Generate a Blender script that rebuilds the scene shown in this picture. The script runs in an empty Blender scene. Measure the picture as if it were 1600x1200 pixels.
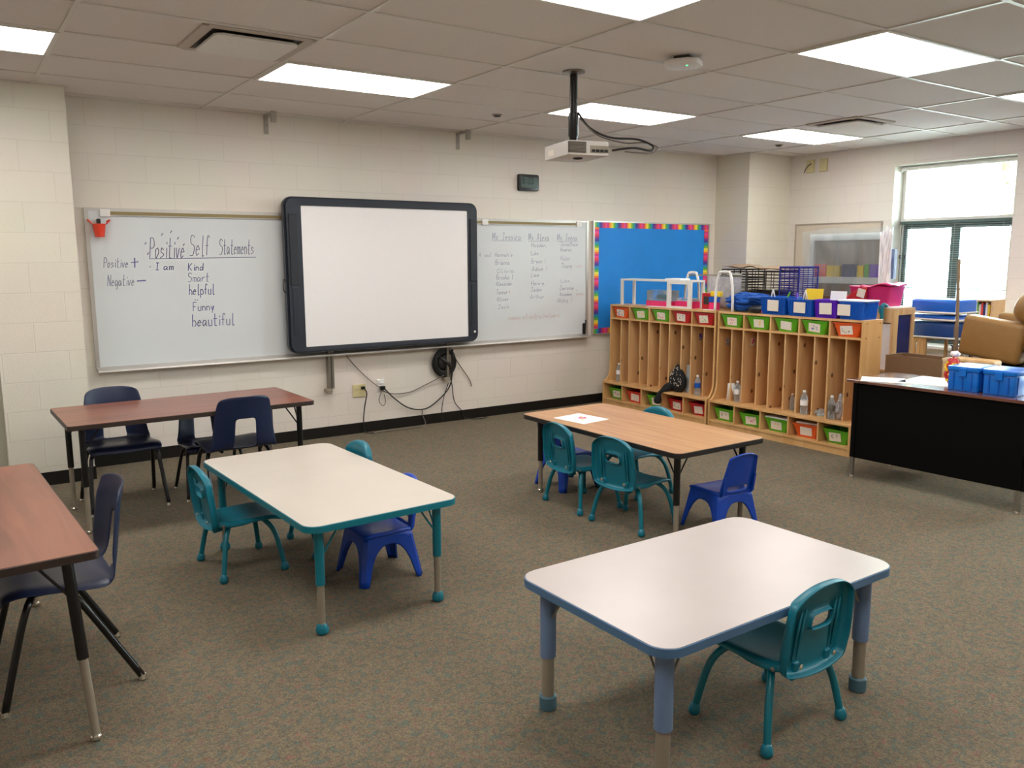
import bpy, bmesh, math, random
from mathutils import Vector, Matrix, noise as mnoise
random.seed(7)
SC = bpy.context.scene
COL = SC.collection
PI = math.pi

# ------------------------------------------------------------------ camera
def make_camera():
    yaw, pitch, roll = .6005, .1508, -.0041
    f = Vector((math.sin(yaw)*math.cos(pitch), math.cos(yaw)*math.cos(pitch), -math.sin(pitch)))
    r = Vector((math.cos(yaw), -math.sin(yaw), 0)); u = r.cross(f)
    r2 = r*math.cos(roll) + u*math.sin(roll); u2 = -r*math.sin(roll) + u*math.cos(roll)
    cd = bpy.data.cameras.new('camera'); co = bpy.data.objects.new('camera', cd); COL.objects.link(co)
    m = Matrix((r2, u2, -f)).transposed().to_4x4(); m.translation = (0, 0, 1.65)
    co.matrix_world = m
    cd.sensor_width = 36; cd.lens = 1299.8/1600*36; cd.clip_start = .02
    SC.camera = co
make_camera()

# ------------------------------------------------------------------ world, exposure
LAMP = 9.0          # strength of the ceiling diffusers
SKY = 26.0          # overcast daylight outside
w = bpy.data.worlds.new('sky'); SC.world = w; w.use_nodes = True
bg = w.node_tree.nodes['Background']; bg.inputs[0].default_value = (.84, .93, 1.0, 1); bg.inputs[1].default_value = SKY
SC.view_settings.view_transform = 'Standard'; SC.view_settings.look = 'None'
SC.view_settings.gamma = 1; SC.view_settings.use_curve_mapping = False
SC.view_settings.exposure = 0.62
SC.cycles.max_bounces = 8; SC.cycles.diffuse_bounces = 5; SC.cycles.transparent_max_bounces = 12
SC.cycles.sample_clamp_indirect = 6
SC.cycles.use_denoising = True

# ------------------------------------------------------------------ materials
def lin(c):
    return tuple(((v/255)/12.92 if v/255 <= .04045 else ((v/255+.055)/1.055)**2.4) for v in c)
def new_mat(name):
    m = bpy.data.materials.new(name); m.use_nodes = True
    nt = m.node_tree; return m, nt, nt.nodes['Principled BSDF']
def N(nt, t, **kw):
    n = nt.nodes.new(t)
    for k, v in kw.items():
        if hasattr(n, k): setattr(n, k, v)
        else: n.inputs[k].default_value = v
    return n
def mat(name, col, rough=.5, metal=0, amt=.06, scale=30, bump=0, bscale=200, coat=0, trans=0, emit=0):
    m, nt, b = new_mat(name); L = nt.links
    c = lin(col)
    tc = N(nt, 'ShaderNodeTexCoord'); no = N(nt, 'ShaderNodeTexNoise'); no.inputs['Scale'].default_value = scale
    L.new(tc.outputs['Object'], no.inputs['Vector'])
    mx = N(nt, 'ShaderNodeMix', data_type='RGBA')
    mx.inputs[6].default_value = (*[v*(1-amt) for v in c], 1); mx.inputs[7].default_value = (*[min(1, v*(1+amt)) for v in c], 1)
    L.new(no.outputs['Fac'], mx.inputs[0]); L.new(mx.outputs[2], b.inputs['Base Color'])
    b.inputs['Roughness'].default_value = rough; b.inputs['Metallic'].default_value = metal
    if coat: b.inputs['Coat Weight'].default_value = coat; b.inputs['Coat Roughness'].default_value = .12
    if bump:
        n2 = N(nt, 'ShaderNodeTexNoise'); n2.inputs['Scale'].default_value = bscale; n2.inputs['Detail'].default_value = 3
        L.new(tc.outputs['Object'], n2.inputs['Vector'])
        bp = N(nt, 'ShaderNodeBump'); bp.inputs['Strength'].default_value = bump; bp.inputs['Distance'].default_value = .004
        L.new(n2.outputs['Fac'], bp.inputs['Height']); L.new(bp.outputs['Normal'], b.inputs['Normal'])
    if emit:
        b.inputs['Emission Color'].default_value = (*c, 1); b.inputs['Emission Strength'].default_value = emit
    return m
def wall_mat(name, axis, col, zoff=.1375, xoff=0., row=.2125):
    m, nt, b = new_mat(name); L = nt.links
    tc = N(nt, 'ShaderNodeTexCoord'); sp = N(nt, 'ShaderNodeSeparateXYZ'); cb = N(nt, 'ShaderNodeCombineXYZ')
    L.new(tc.outputs['Object'], sp.inputs[0])
    ax = N(nt, 'ShaderNodeMath', operation='ADD'); ax.inputs[1].default_value = xoff+row*200
    az = N(nt, 'ShaderNodeMath', operation='ADD'); az.inputs[1].default_value = row*20-zoff
    L.new(sp.outputs[0 if axis == 'x' else 1], ax.inputs[0]); L.new(sp.outputs[2], az.inputs[0])
    L.new(ax.outputs[0], cb.inputs[0]); L.new(az.outputs[0], cb.inputs[1])
    br = N(nt, 'ShaderNodeTexBrick'); br.inputs['Scale'].default_value = 1
    br.inputs['Brick Width'].default_value = row*2; br.inputs['Row Height'].default_value = row
    br.inputs['Mortar Size'].default_value = .0045; br.inputs['Mortar Smooth'].default_value = .6
    c = lin(col)
    br.inputs['Color1'].default_value = (*c, 1); br.inputs['Color2'].default_value = (*[v*.98 for v in c], 1)
    br.inputs['Mortar'].default_value = (*[v*.91 for v in c], 1)
    L.new(cb.outputs[0], br.inputs['Vector'])
    no = N(nt, 'ShaderNodeTexNoise'); no.inputs['Scale'].default_value = 1.3; no.inputs['Detail'].default_value = 4
    L.new(tc.outputs['Object'], no.inputs['Vector'])
    mx = N(nt, 'ShaderNodeMix', data_type='RGBA', blend_type='MULTIPLY'); mx.inputs[0].default_value = .12
    L.new(br.outputs['Color'], mx.inputs[6]); L.new(no.outputs['Color'], mx.inputs[7]); L.new(mx.outputs[2], b.inputs['Base Color'])
    n2 = N(nt, 'ShaderNodeTexNoise'); n2.inputs['Scale'].default_value = 90; n2.inputs['Detail'].default_value = 4
    L.new(tc.outputs['Object'], n2.inputs['Vector'])
    ms = N(nt, 'ShaderNodeMath', operation='MULTIPLY_ADD'); ms.inputs[1].default_value = -2.5
    L.new(br.outputs['Fac'], ms.inputs[0]); L.new(n2.outputs['Fac'], ms.inputs[2])
    bp = N(nt, 'ShaderNodeBump'); bp.inputs['Strength'].default_value = .22; bp.inputs['Distance'].default_value = .004
    L.new(ms.outputs[0], bp.inputs['Height']); L.new(bp.outputs['Normal'], b.inputs['Normal'])
    b.inputs['Roughness'].default_value = .55
    return m
def wood_mat(name, c1, c2, axis=2, stretch=14, scale=2.2, rough=.4, knots=False, coat=.2, dist=3):
    m, nt, b = new_mat(name); L = nt.links
    tc = N(nt, 'ShaderNodeTexCoord'); mp = N(nt, 'ShaderNodeMapping')
    s = [scale*stretch]*3; s[axis] = scale; mp.inputs['Scale'].default_value = s
    L.new(tc.outputs['Object'], mp.inputs['Vector'])
    no = N(nt, 'ShaderNodeTexNoise'); no.inputs['Scale'].default_value = 1; no.inputs['Detail'].default_value = 6; no.inputs['Distortion'].default_value = dist*.3
    L.new(mp.outputs[0], no.inputs['Vector'])
    cr = N(nt, 'ShaderNodeValToRGB'); cr.color_ramp.elements[0].position = .35; cr.color_ramp.elements[1].position = .68
    cr.color_ramp.elements[0].color = (*lin(c1), 1); cr.color_ramp.elements[1].color = (*lin(c2), 1)
    L.new(no.outputs['Fac'], cr.inputs[0]); out = cr.outputs[0]
    if knots:
        mp2 = N(nt, 'ShaderNodeCombineXYZ'); sp_ = N(nt, 'ShaderNodeSeparateXYZ'); L.new(tc.outputs['Object'], sp_.inputs[0])
        m1_ = N(nt, 'ShaderNodeMath', operation='MULTIPLY'); m1_.inputs[1].default_value = 37.0; L.new(sp_.outputs[1], m1_.inputs[0])
        m2_ = N(nt, 'ShaderNodeMath', operation='MULTIPLY_ADD'); m2_.inputs[1].default_value = 4.5; L.new(sp_.outputs[0], m2_.inputs[0]); L.new(m1_.outputs[0], m2_.inputs[2]); L.new(m2_.outputs[0], mp2.inputs[0])
        m3_ = N(nt, 'ShaderNodeMath', operation='MULTIPLY'); m3_.inputs[1].default_value = 3.4; L.new(sp_.outputs[2], m3_.inputs[0]); L.new(m3_.outputs[0], mp2.inputs[1])
        vo = N(nt, 'ShaderNodeTexVoronoi', voronoi_dimensions='2D'); vo.inputs['Scale'].default_value = 1; L.new(mp2.outputs[0], vo.inputs['Vector'])
        r2 = N(nt, 'ShaderNodeValToRGB'); r2.color_ramp.elements[0].position = .05; r2.color_ramp.elements[1].position = .085
        r2.color_ramp.elements[0].color = (.12, .05, .02, 1); r2.color_ramp.elements[1].color = (1, 1, 1, 1)
        L.new(vo.outputs['Distance'], r2.inputs[0])
        mx = N(nt, 'ShaderNodeMix', data_type='RGBA', blend_type='MULTIPLY'); mx.inputs[0].default_value = .9
        L.new(out, mx.inputs[6]); L.new(r2.outputs[0], mx.inputs[7]); out = mx.outputs[2]
    L.new(out, b.inputs['Base Color']); b.inputs['Roughness'].default_value = rough
    b.inputs['Coat Weight'].default_value = coat; b.inputs['Coat Roughness'].default_value = .2
    return m
def carpet_mat():
    m, nt, b = new_mat('carpet'); L = nt.links
    tc = N(nt, 'ShaderNodeTexCoord')
    n1 = N(nt, 'ShaderNodeTexNoise'); n1.inputs['Scale'].default_value = 5; n1.inputs['Detail'].default_value = 4
    n2 = N(nt, 'ShaderNodeTexNoise'); n2.inputs['Scale'].default_value = 27; n2.inputs['Detail'].default_value = 5; n2.inputs['Roughness'].default_value = .78
    n3 = N(nt, 'ShaderNodeTexVoronoi'); n3.inputs['Scale'].default_value = 190
    for n in (n1, n2, n3): L.new(tc.outputs['Object'], n.inputs['Vector'])
    r1 = N(nt, 'ShaderNodeValToRGB'); e = r1.color_ramp.elements
    e[0].position = .40; e[0].color = (*lin((96, 110, 102)), 1); e[1].position = .62; e[1].color = (*lin((140, 104, 88)), 1)
    k = e.new(.47); k.color = (*lin((108, 96, 84)), 1); k = e.new(.53); k.color = (*lin((132, 122, 96)), 1); k = e.new(.575); k.color = (*lin((106, 96, 92)), 1)
    L.new(n2.outputs['Fac'], r1.inputs[0])
    r3 = N(nt, 'ShaderNodeValToRGB'); r3.color_ramp.elements[0].color = (*[v for v in (.55, .55, .55)], 1); r3.color_ramp.elements[1].color = (1.25, 1.23, 1.19, 1)
    L.new(n3.outputs['Color'], r3.inputs[0])
    mx = N(nt, 'ShaderNodeMix', data_type='RGBA', blend_type='MULTIPLY'); mx.inputs[0].default_value = .8
    L.new(r1.outputs[0], mx.inputs[6]); L.new(r3.outputs[0], mx.inputs[7])
    r4 = N(nt, 'ShaderNodeValToRGB'); r4.color_ramp.elements[0].color = (.86, .86, .86, 1); r4.color_ramp.elements[1].color = (1.1, 1.08, 1.07, 1)
    L.new(n1.outputs['Fac'], r4.inputs[0])
    m2 = N(nt, 'ShaderNodeMix', data_type='RGBA', blend_type='MULTIPLY'); m2.inputs[0].default_value = 1
    L.new(mx.outputs[2], m2.inputs[6]); L.new(r4.outputs[0], m2.inputs[7]); L.new(m2.outputs[2], b.inputs['Base Color'])
    bp = N(nt, 'ShaderNodeBump'); bp.inputs['Strength'].default_value = .5; bp.inputs['Distance'].default_value = .004
    L.new(n3.outputs['Distance'], bp.inputs['Height']); L.new(bp.outputs['Normal'], b.inputs['Normal'])
    b.inputs['Roughness'].default_value = .95; b.inputs['Specular IOR Level'].default_value = .15
    return m
def clear_mat(name, col=(235, 242, 245), dens=.12, rough=.08):
    """thin clear plastic: mostly see-through with a glossy skin and a little milkiness"""
    m, nt, b = new_mat(name); L = nt.links
    out = nt.nodes['Material Output']; c = lin(col)
    tr = N(nt, 'ShaderNodeBsdfTransparent'); tr.inputs[0].default_value = (*[min(1, v*1.05) for v in c], 1)
    b.inputs['Base Color'].default_value = (*c, 1); b.inputs['Roughness'].default_value = rough
    fr = N(nt, 'ShaderNodeFresnel'); fr.inputs[0].default_value = 1.45
    no = N(nt, 'ShaderNodeTexNoise'); no.inputs['Scale'].default_value = 4; no.inputs['Detail'].default_value = 1
    ma = N(nt, 'ShaderNodeMath', operation='MULTIPLY_ADD', use_clamp=True); ma.inputs[1].default_value = dens*1.2
    L.new(no.outputs['Fac'], ma.inputs[0]); L.new(fr.outputs[0], ma.inputs[2])
    mx = N(nt, 'ShaderNodeMixShader'); L.new(ma.outputs[0], mx.inputs[0]); L.new(tr.outputs[0], mx.inputs[1]); L.new(b.outputs[0], mx.inputs[2])
    L.new(mx.outputs[0], out.inputs[0])
    return m
M = {}
M['wall_x'] = wall_mat('painted_block_wall', 'x', (230, 222, 211), zoff=.188, row=.206)
M['wall_y'] = wall_mat('painted_block_side_wall', 'y', (230, 222, 213), zoff=.188, row=.206)
M['col_x'] = wall_mat('painted_block_column', 'x', (230, 224, 208), xoff=.1)
M['ceiling'] = mat('ceiling_tile', (226, 220, 216), .9, amt=.05, scale=60, bump=.3, bscale=160)
M['tbar'] = mat('ceiling_grid_paint', (214, 210, 202), .35, amt=.02)
M['carpet'] = carpet_mat()
M['baseboard'] = mat('black_vinyl_base', (20, 19, 18), .35)
M['doorframe'] = mat('grey_door_paint', (178, 176, 160), .5)
M['diffuser'] = mat('light_diffuser', (255, 251, 246), .5, amt=.01, emit=LAMP)
M['white_metal'] = mat('white_painted_metal', (224, 222, 216), .4)
M['proj'] = mat('projector_plastic', (206, 200, 194), .45)
M['hook'] = mat('grey_bracket_paint', (168, 160, 152), .45)
M['beige'] = mat('beige_plastic', (208, 196, 150), .45)
M['white'] = mat('white_plastic', (232, 230, 226), .4)
M['whiteboard'] = mat('whiteboard_enamel', (214, 218, 220), .22, amt=.02, scale=3)
M['alu'] = mat('aluminium_trim', (196, 192, 186), .35, .6)
M['cork'] = mat('cork_strip', (142, 126, 88), .8, amt=.2, scale=120)
M['black_glossy'] = mat('charcoal_plastic', (38, 44, 54), .38)
M['charcoal'] = mat('charcoal_panel', (28, 32, 40), .5)
M['screen'] = mat('matt_white_screen', (236, 232, 231), .42, amt=.01)
M['ink_blue'] = mat('blue_marker_ink', (88, 92, 152), .6, amt=.25, scale=80)
M['ink_grey'] = mat('worn_blue_marker_ink', (136, 140, 168), .6, amt=.2, scale=60)
M['ink_violet'] = mat('violet_marker_ink', (120, 118, 152), .6, amt=.25, scale=60)
M['ink_red'] = mat('pale_red_marker_ink', (206, 160, 158), .6, amt=.15, scale=60)
M['ink_dark'] = mat('dark_marker_ink', (60, 60, 80), .6)
M['paper_blue'] = mat('blue_backing_paper', (14, 130, 216), .7, amt=.12, scale=4, bump=.25, bscale=7)
M['black'] = mat('black_plastic', (7, 7, 8), .35)
M['black_cable'] = mat('black_cable', (22, 21, 21), .5)
M['grey_cable'] = mat('grey_cable', (110, 102, 94), .6)
M['lcd'] = mat('clock_display', (66, 86, 80), .3)
M['lcd_dark'] = mat('clock_segments', (14, 22, 20), .5)
M['steel'] = mat('brushed_steel', (150, 146, 136), .35, .8)
M['tan_steel'] = mat('worn_nickel', (152, 142, 126), .38, .25)
M['chrome'] = mat('nickel_glide', (210, 205, 190), .2, .9)
M['walnut'] = wood_mat('walnut_laminate', (112, 66, 50), (150, 92, 72), axis=0, stretch=9, scale=1.1, rough=.3, coat=.1)
M['walnut_y'] = wood_mat('walnut_laminate_lengthwise', (112, 66, 50), (150, 92, 72), axis=1, stretch=9, scale=1.1, rough=.3, coat=.1)
M['oak'] = wood_mat('oak_laminate', (178, 128, 84), (200, 154, 106), axis=1, stretch=16, scale=1.6, rough=.35, coat=.1)
M['dark_edge'] = mat('dark_edge_band', (52, 38, 32), .45)
M['black_edge'] = mat('black_edge_band', (28, 24, 24), .45)
M['desk_top'] = wood_mat('desk_walnut_laminate', (98, 62, 50), (128, 84, 66), axis=1, stretch=12, scale=1.5, rough=.12, coat=1)
M['desk_black'] = mat('black_enamel_steel', (3, 3, 3), .6)
M['desk_black'].node_tree.nodes['Principled BSDF'].inputs['Specular IOR Level'].default_value = .12
M['laminate'] = mat('off_white_laminate', (206, 196, 184), .3, amt=.06, scale=5)
M['laminate_g'] = mat('grey_nebula_laminate', (192, 182, 178), .28, amt=.06, scale=5)
M['teal_edge'] = mat('teal_edge_band', (2, 112, 128), .4)
M['teal'] = mat('teal_plastic', (3, 110, 130), .38)
M['teal_metal'] = mat('teal_enamel_tube', (2, 110, 126), .3)
M['dusty'] = mat('dusty_blue_band', (72, 106, 140), .4)
M['dusty_metal'] = mat('dusty_blue_enamel', (104, 126, 160), .35)
M['dusty_foot'] = mat('dusty_blue_rubber', (70, 104, 118), .5)
M['royal'] = mat('royal_blue_plastic', (4, 64, 172), .36)
M['navy'] = mat('navy_plastic', (22, 34, 66), .32, bump=.15, bscale=500)
M['black_tube'] = mat('black_enamel_tube', (15, 14, 15), .3)
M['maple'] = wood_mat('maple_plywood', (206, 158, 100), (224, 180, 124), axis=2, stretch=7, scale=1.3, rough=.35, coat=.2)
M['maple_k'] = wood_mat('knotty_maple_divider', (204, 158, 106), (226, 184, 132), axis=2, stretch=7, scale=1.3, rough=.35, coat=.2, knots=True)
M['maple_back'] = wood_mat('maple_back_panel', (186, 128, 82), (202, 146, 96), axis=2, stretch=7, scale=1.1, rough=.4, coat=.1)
M['green'] = mat('lime_green_plastic', (92, 172, 28), .35)
M['orange'] = mat('orange_plastic', (226, 92, 34), .35)
M['coral'] = mat('orange_red_plastic', (222, 66, 44), .35)
M['red'] = mat('red_plastic', (186, 28, 36), .35)
M['blue_bin'] = mat('blue_plastic', (8, 84, 182), .33)
M['purple'] = mat('purple_plastic', (92, 24, 182), .35)
M['card'] = mat('paper_card', (232, 222, 208), .7, amt=.05, scale=30)
M['card_w'] = mat('white_paper', (240, 240, 240), .7, amt=.02)
M['pink'] = mat('pink_plastic', (232, 40, 110), .35)
M['magenta'] = mat('magenta_plastic', (200, 44, 112), .32)
M['yellow'] = mat('yellow_card', (240, 204, 40), .5)
M['jacket_blue'] = mat('blue_fleece', (14, 76, 160), .9, amt=.35, scale=40, bump=.8, bscale=90)
M['jacket_black'] = mat('black_speckled_cloth', (13, 13, 15), .8)
M['clear'] = clear_mat('clear_bottle_plastic', dens=.22)
M['wrap'] = clear_mat('plastic_wrap', dens=.18, rough=.2)
M['milky'] = clear_mat('milky_plastic', (236, 236, 240), dens=.42, rough=.3)
M['leather'] = mat('tan_leather', (150, 112, 62), .4, amt=.12, scale=12, bump=.25, bscale=90)
M['brown_board'] = mat('brown_fibreboard', (122, 92, 64), .7, amt=.1)
M['light_wood'] = wood_mat('light_birch', (206, 164, 110), (226, 190, 140), axis=2, stretch=7, scale=1.5)
M['navy_panel'] = mat('dark_blue_panel', (24, 32, 92), .5)
M['navy_wire'] = mat('navy_coated_wire', (20, 24, 130), .4)
M['black_wire'] = mat('black_coated_wire', (34, 32, 34), .45)
M['kraft'] = mat('kraft_paper', (140, 118, 96), .85, bump=.5, bscale=30)
M['crate_blue'] = mat('bright_blue_crate_plastic', (6, 108, 206), .28)
M['cot_blue'] = mat('blue_vinyl', (14, 100, 206), .35)
M['cot_dark'] = mat('deep_blue_vinyl', (22, 70, 140), .45)
M['win_frame'] = mat('dark_green_grey_aluminium', (74, 92, 88), .4, .2)
M['blind'] = mat('grey_white_slat', (200, 208, 210), .45)
M['grass'] = mat('pale_concrete', (196, 196, 190), .9, amt=.06, scale=6)
M['foliage'] = mat('leaves', (128, 158, 104), .7, amt=.3, scale=5)
M['bark'] = mat('bark', (96, 78, 60), .9, amt=.3, bump=.8)
M['tack'] = mat('tackboard_fabric', (200, 188, 172), .85, amt=.05, bump=.3, bscale=300)
M['tack_frame'] = mat('tackboard_frame', (172, 160, 146), .45, .3)
M['vent_dark'] = mat('dark_vent_metal', (52, 46, 42), .6)  # one even dark tone shared by vents, grilles and small parts
M['ceil_panel'] = mat('ceiling_panel_paint', (190, 180, 168), .6)
M['led'] = mat('green_led', (60, 220, 120), .4, emit=3)
def glass_mat():
    m = clear_mat('window_glass', (240, 246, 244), dens=.0, rough=.02); return m
M['glass'] = glass_mat()
M['film'] = clear_mat('white_plastic_film', (250, 250, 252), dens=1.5, rough=.25)
def rainbow(name, axis, pitch):
    m, nt, b = new_mat(name); L = nt.links
    tc = N(nt, 'ShaderNodeTexCoord'); sp = N(nt, 'ShaderNodeSeparateXYZ'); L.new(tc.outputs['Object'], sp.inputs[0])
    mu = N(nt, 'ShaderNodeMath', operation='MULTIPLY'); mu.inputs[1].default_value = 1/pitch; L.new(sp.outputs[axis], mu.inputs[0])
    fr = N(nt, 'ShaderNodeMath', operation='FRACT'); L.new(mu.outputs[0], fr.inputs[0])
    cr = N(nt, 'ShaderNodeValToRGB'); cr.color_ramp.interpolation = 'CONSTANT'
    cols = [(236, 60, 70), (232, 70, 150), (206, 50, 120), (240, 110, 50), (245, 200, 40), (236, 226, 80), (120, 180, 50), (30, 160, 120), (30, 140, 190), (60, 60, 150), (110, 40, 140), (190, 50, 120)]
    e = cr.color_ramp.elements; e[0].color = (*lin(cols[0]), 1); e[0].position = 0
    e[1].color = (*lin(cols[1]), 1); e[1].position = 1/12
    for i in range(2, 12):
        k = e.new(i/12); k.color = (*lin(cols[i]), 1)
    L.new(fr.outputs[0], cr.inputs[0]); L.new(cr.outputs[0], b.inputs['Base Color']); b.inputs['Roughness'].default_value = .6
    return m
M['rain_x'] = rainbow('rainbow_border_across', 0, .27)
M['rain_z'] = rainbow('rainbow_border_upright', 2, .27)

# ------------------------------------------------------------------ mesh helpers
def V(*a): return Vector(a)
class MB:
    def __init__(s): s.bm = bmesh.new(); s.n = 0
    def box(s, c, d, rot=None, bev=0, seg=2):
        r = bmesh.ops.create_cube(s.bm, size=1); vs = r['verts']
        for v in vs: v.co = Vector((v.co.x*d[0], v.co.y*d[1], v.co.z*d[2]))
        if bev:
            es = list({e for v in vs for e in v.link_edges})
            rr = bmesh.ops.bevel(s.bm, geom=es, offset=bev, segments=seg, affect='EDGES', profile=.5)
            vs = list({v for f in rr['faces'] for v in f.verts} | {v for v in vs if v.is_valid})
        mt = Matrix.Translation(c) @ (rot.to_4x4() if rot else Matrix.Identity(4))
        for v in vs: v.co = mt @ v.co
        return s
    def b2(s, x0, x1, y0, y1, z0, z1, bev=0):
        e = (s.n % 5)*.0003; s.n += 1      # overlapping boxes of one mesh must not share a face plane
        return s.box(((x0+x1)/2, (y0+y1)/2, (z0+z1)/2), (abs(x1-x0)+e, abs(y1-y0)+e, abs(z1-z0)+e), bev=bev)
    def tube(s, pts, r, seg=10, closed=False, caps=True):
        pts = [Vector(p) for p in pts]; n = len(pts)
        rs = r if isinstance(r, (list, tuple)) else [r]*n
        rings = []; up = None
        for i, p in enumerate(pts):
            a = pts[(i-1) % n] if (closed or i > 0) else p; b = pts[(i+1) % n] if (closed or i < n-1) else p
            t = (b-a).normalized()
            if up is None:
                up = Vector((0, 0, 1)) if abs(t.z) < .9 else Vector((1, 0, 0))
            u = (up - t*up.dot(t))
            if u.length < 1e-5: u = t.orthogonal()
            u.normalize(); w_ = t.cross(u); up = u
            rings.append([s.bm.verts.new(p + rs[i]*(math.cos(2*PI*k/seg)*u + math.sin(2*PI*k/seg)*w_)) for k in range(seg)])
        for i in range(n if closed else n-1):
            A, B = rings[i], rings[(i+1) % n]
            for k in range(seg): s.bm.faces.new((A[k], A[(k+1) % seg], B[(k+1) % seg], B[k]))
        if caps and not closed:
            s.bm.faces.new(rings[0][::-1]); s.bm.faces.new(rings[-1])
        return s
    def lathe(s, prof, seg=16, c=(0, 0, 0), rot=None):
        mt = Matrix.Translation(c) @ (rot.to_4x4() if rot else Matrix.Identity(4)); rings = []
        for (r, z) in prof:
            rings.append([s.bm.verts.new(mt @ Vector((max(r, 1e-4)*math.cos(2*PI*k/seg), max(r, 1e-4)*math.sin(2*PI*k/seg), z))) for k in range(seg)])
        for A, B in zip(rings, rings[1:]):
            for k in range(seg): s.bm.faces.new((A[k], A[(k+1) % seg], B[(k+1) % seg], B[k]))
        s.bm.faces.new(rings[0][::-1]); s.bm.faces.new(rings[-1])
        return s
    def prism(s, outline, lo, hi, axis=2, bev=0):
        """outline in the two other axes (in x,y / x,z / y,z order), extruded along axis"""
        def P(p, h):
            return {2: (p[0], p[1], h), 1: (p[0], h, p[1]), 0: (h, p[0], p[1])}[axis]
        A = [s.bm.verts.new(P(p, lo)) for p in outline]; B = [s.bm.verts.new(P(p, hi)) for p in outline]
        fs = [s.bm.faces.new(A[::-1]), s.bm.faces.new(B)]
        n = len(A)
        for k in range(n): fs.append(s.bm.faces.new((A[k], A[(k+1) % n], B[(k+1) % n], B[k])))
        if bev:
            es = list({e for f in fs[:2] for e in f.edges})
            bmesh.ops.bevel(s.bm, geom=es, offset=bev, segments=2, affect='EDGES', profile=.5)
        return s
    def ball(s, c, r, sub=2):
        rr = (r, r, r) if not isinstance(r, (tuple, list)) else r
        o = bmesh.ops.create_icosphere(s.bm, subdivisions=sub, radius=1)
        for v in o['verts']: v.co = Vector((v.co.x*rr[0]+c[0], v.co.y*rr[1]+c[1], v.co.z*rr[2]+c[2]))
        return s
    def quad(s, *p):
        s.bm.faces.new([s.bm.verts.new(q) for q in p]); return s
    def grid(s, fn, nu, nv, skip=None):
        g = [[s.bm.verts.new(fn(i/nu, j/nv)) for i in range(nu+1)] for j in range(nv+1)]
        for j in range(nv):
            for i in range(nu):
                if skip and skip(i, j): continue
                s.bm.faces.new((g[j][i], g[j][i+1], g[j+1][i+1], g[j+1][i]))
        return g
    def build(s, name, m, parent=None, smooth=False, solid=0, sub=0, off=-1, loc=None):
        bm = s.bm
        bmesh.ops.recalc_face_normals(bm, faces=bm.faces)
        loose = [v for v in bm.verts if not v.link_faces]
        if loose: bmesh.ops.delete(bm, geom=loose, context='VERTS')
        me = bpy.data.meshes.new(name); bm.to_mesh(me); bm.free()
        me.materials.append(M[m] if isinstance(m, str) else m)
        if smooth:
            me.polygons.foreach_set('use_smooth', [True]*len(me.polygons))
            if smooth != 'all': me.set_sharp_from_angle(angle=math.radians(38))
        o = bpy.data.objects.new(name, me); COL.objects.link(o)
        if parent: o.parent = parent
        if loc: o.location = loc
        if solid:
            md = o.modifiers.new('solid', 'SOLIDIFY'); md.thickness = solid; md.offset = off
        if sub:
            md = o.modifiers.new('sub', 'SUBSURF'); md.levels = sub; md.render_levels = sub
        return o
def thing(name, label, cat, loc=(0, 0, 0), rz=0, group=None):
    o = bpy.data.objects.new(name, None); COL.objects.link(o); o.empty_display_size = .1
    o.location = loc; o.rotation_euler = (0, 0, rz); o['label'] = label; o['category'] = cat
    if group: o['group'] = group
    return o
def tag(o, label, cat, group=None):
    o['label'] = label; o['category'] = cat
    if group: o['group'] = group
    return o
def struct(o): o['kind'] = 'structure'; return o
def kids(o): return [c for c in bpy.data.objects if c.parent == o]
def dup(o, loc=None, rz=None, label=None, parent=None):
    ch = kids(o); c = o.copy(); COL.objects.link(c)
    if parent: c.parent = parent
    if loc is not None: c.location = loc
    if rz is not None: c.rotation_euler = (0, 0, rz)
    if label: c['label'] = label
    for k in ch: dup(k, parent=c)
    return c
def rrect(x0, x1, y0, y1, r, n=6):
    out = []
    for cx, cy, a in ((x1-r, y1-r, 0), (x0+r, y1-r, 90), (x0+r, y0+r, 180), (x1-r, y0+r, 270)):
        for k in range(n+1):
            t = math.radians(a+90*k/n); out.append((cx+r*math.cos(t), cy+r*math.sin(t)))
    return out
def crom(pts, n=6, closed=False):
    pts = [Vector(p) for p in pts]; out = []; L = len(pts)
    for i in range(L if closed else L-1):
        if closed: a, b, c, d = pts[(i-1) % L], pts[i], pts[(i+1) % L], pts[(i+2) % L]
        else: a, b, c, d = pts[max(i-1, 0)], pts[i], pts[i+1], pts[min(i+2, L-1)]
        for k in range(n):
            t = k/n; out.append(.5*((2*b)+(-a+c)*t+(2*a-5*b+4*c-d)*t*t+(-a+3*b-3*c+d)*t**3))
    if not closed: out.append(pts[-1])
    return out

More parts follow.
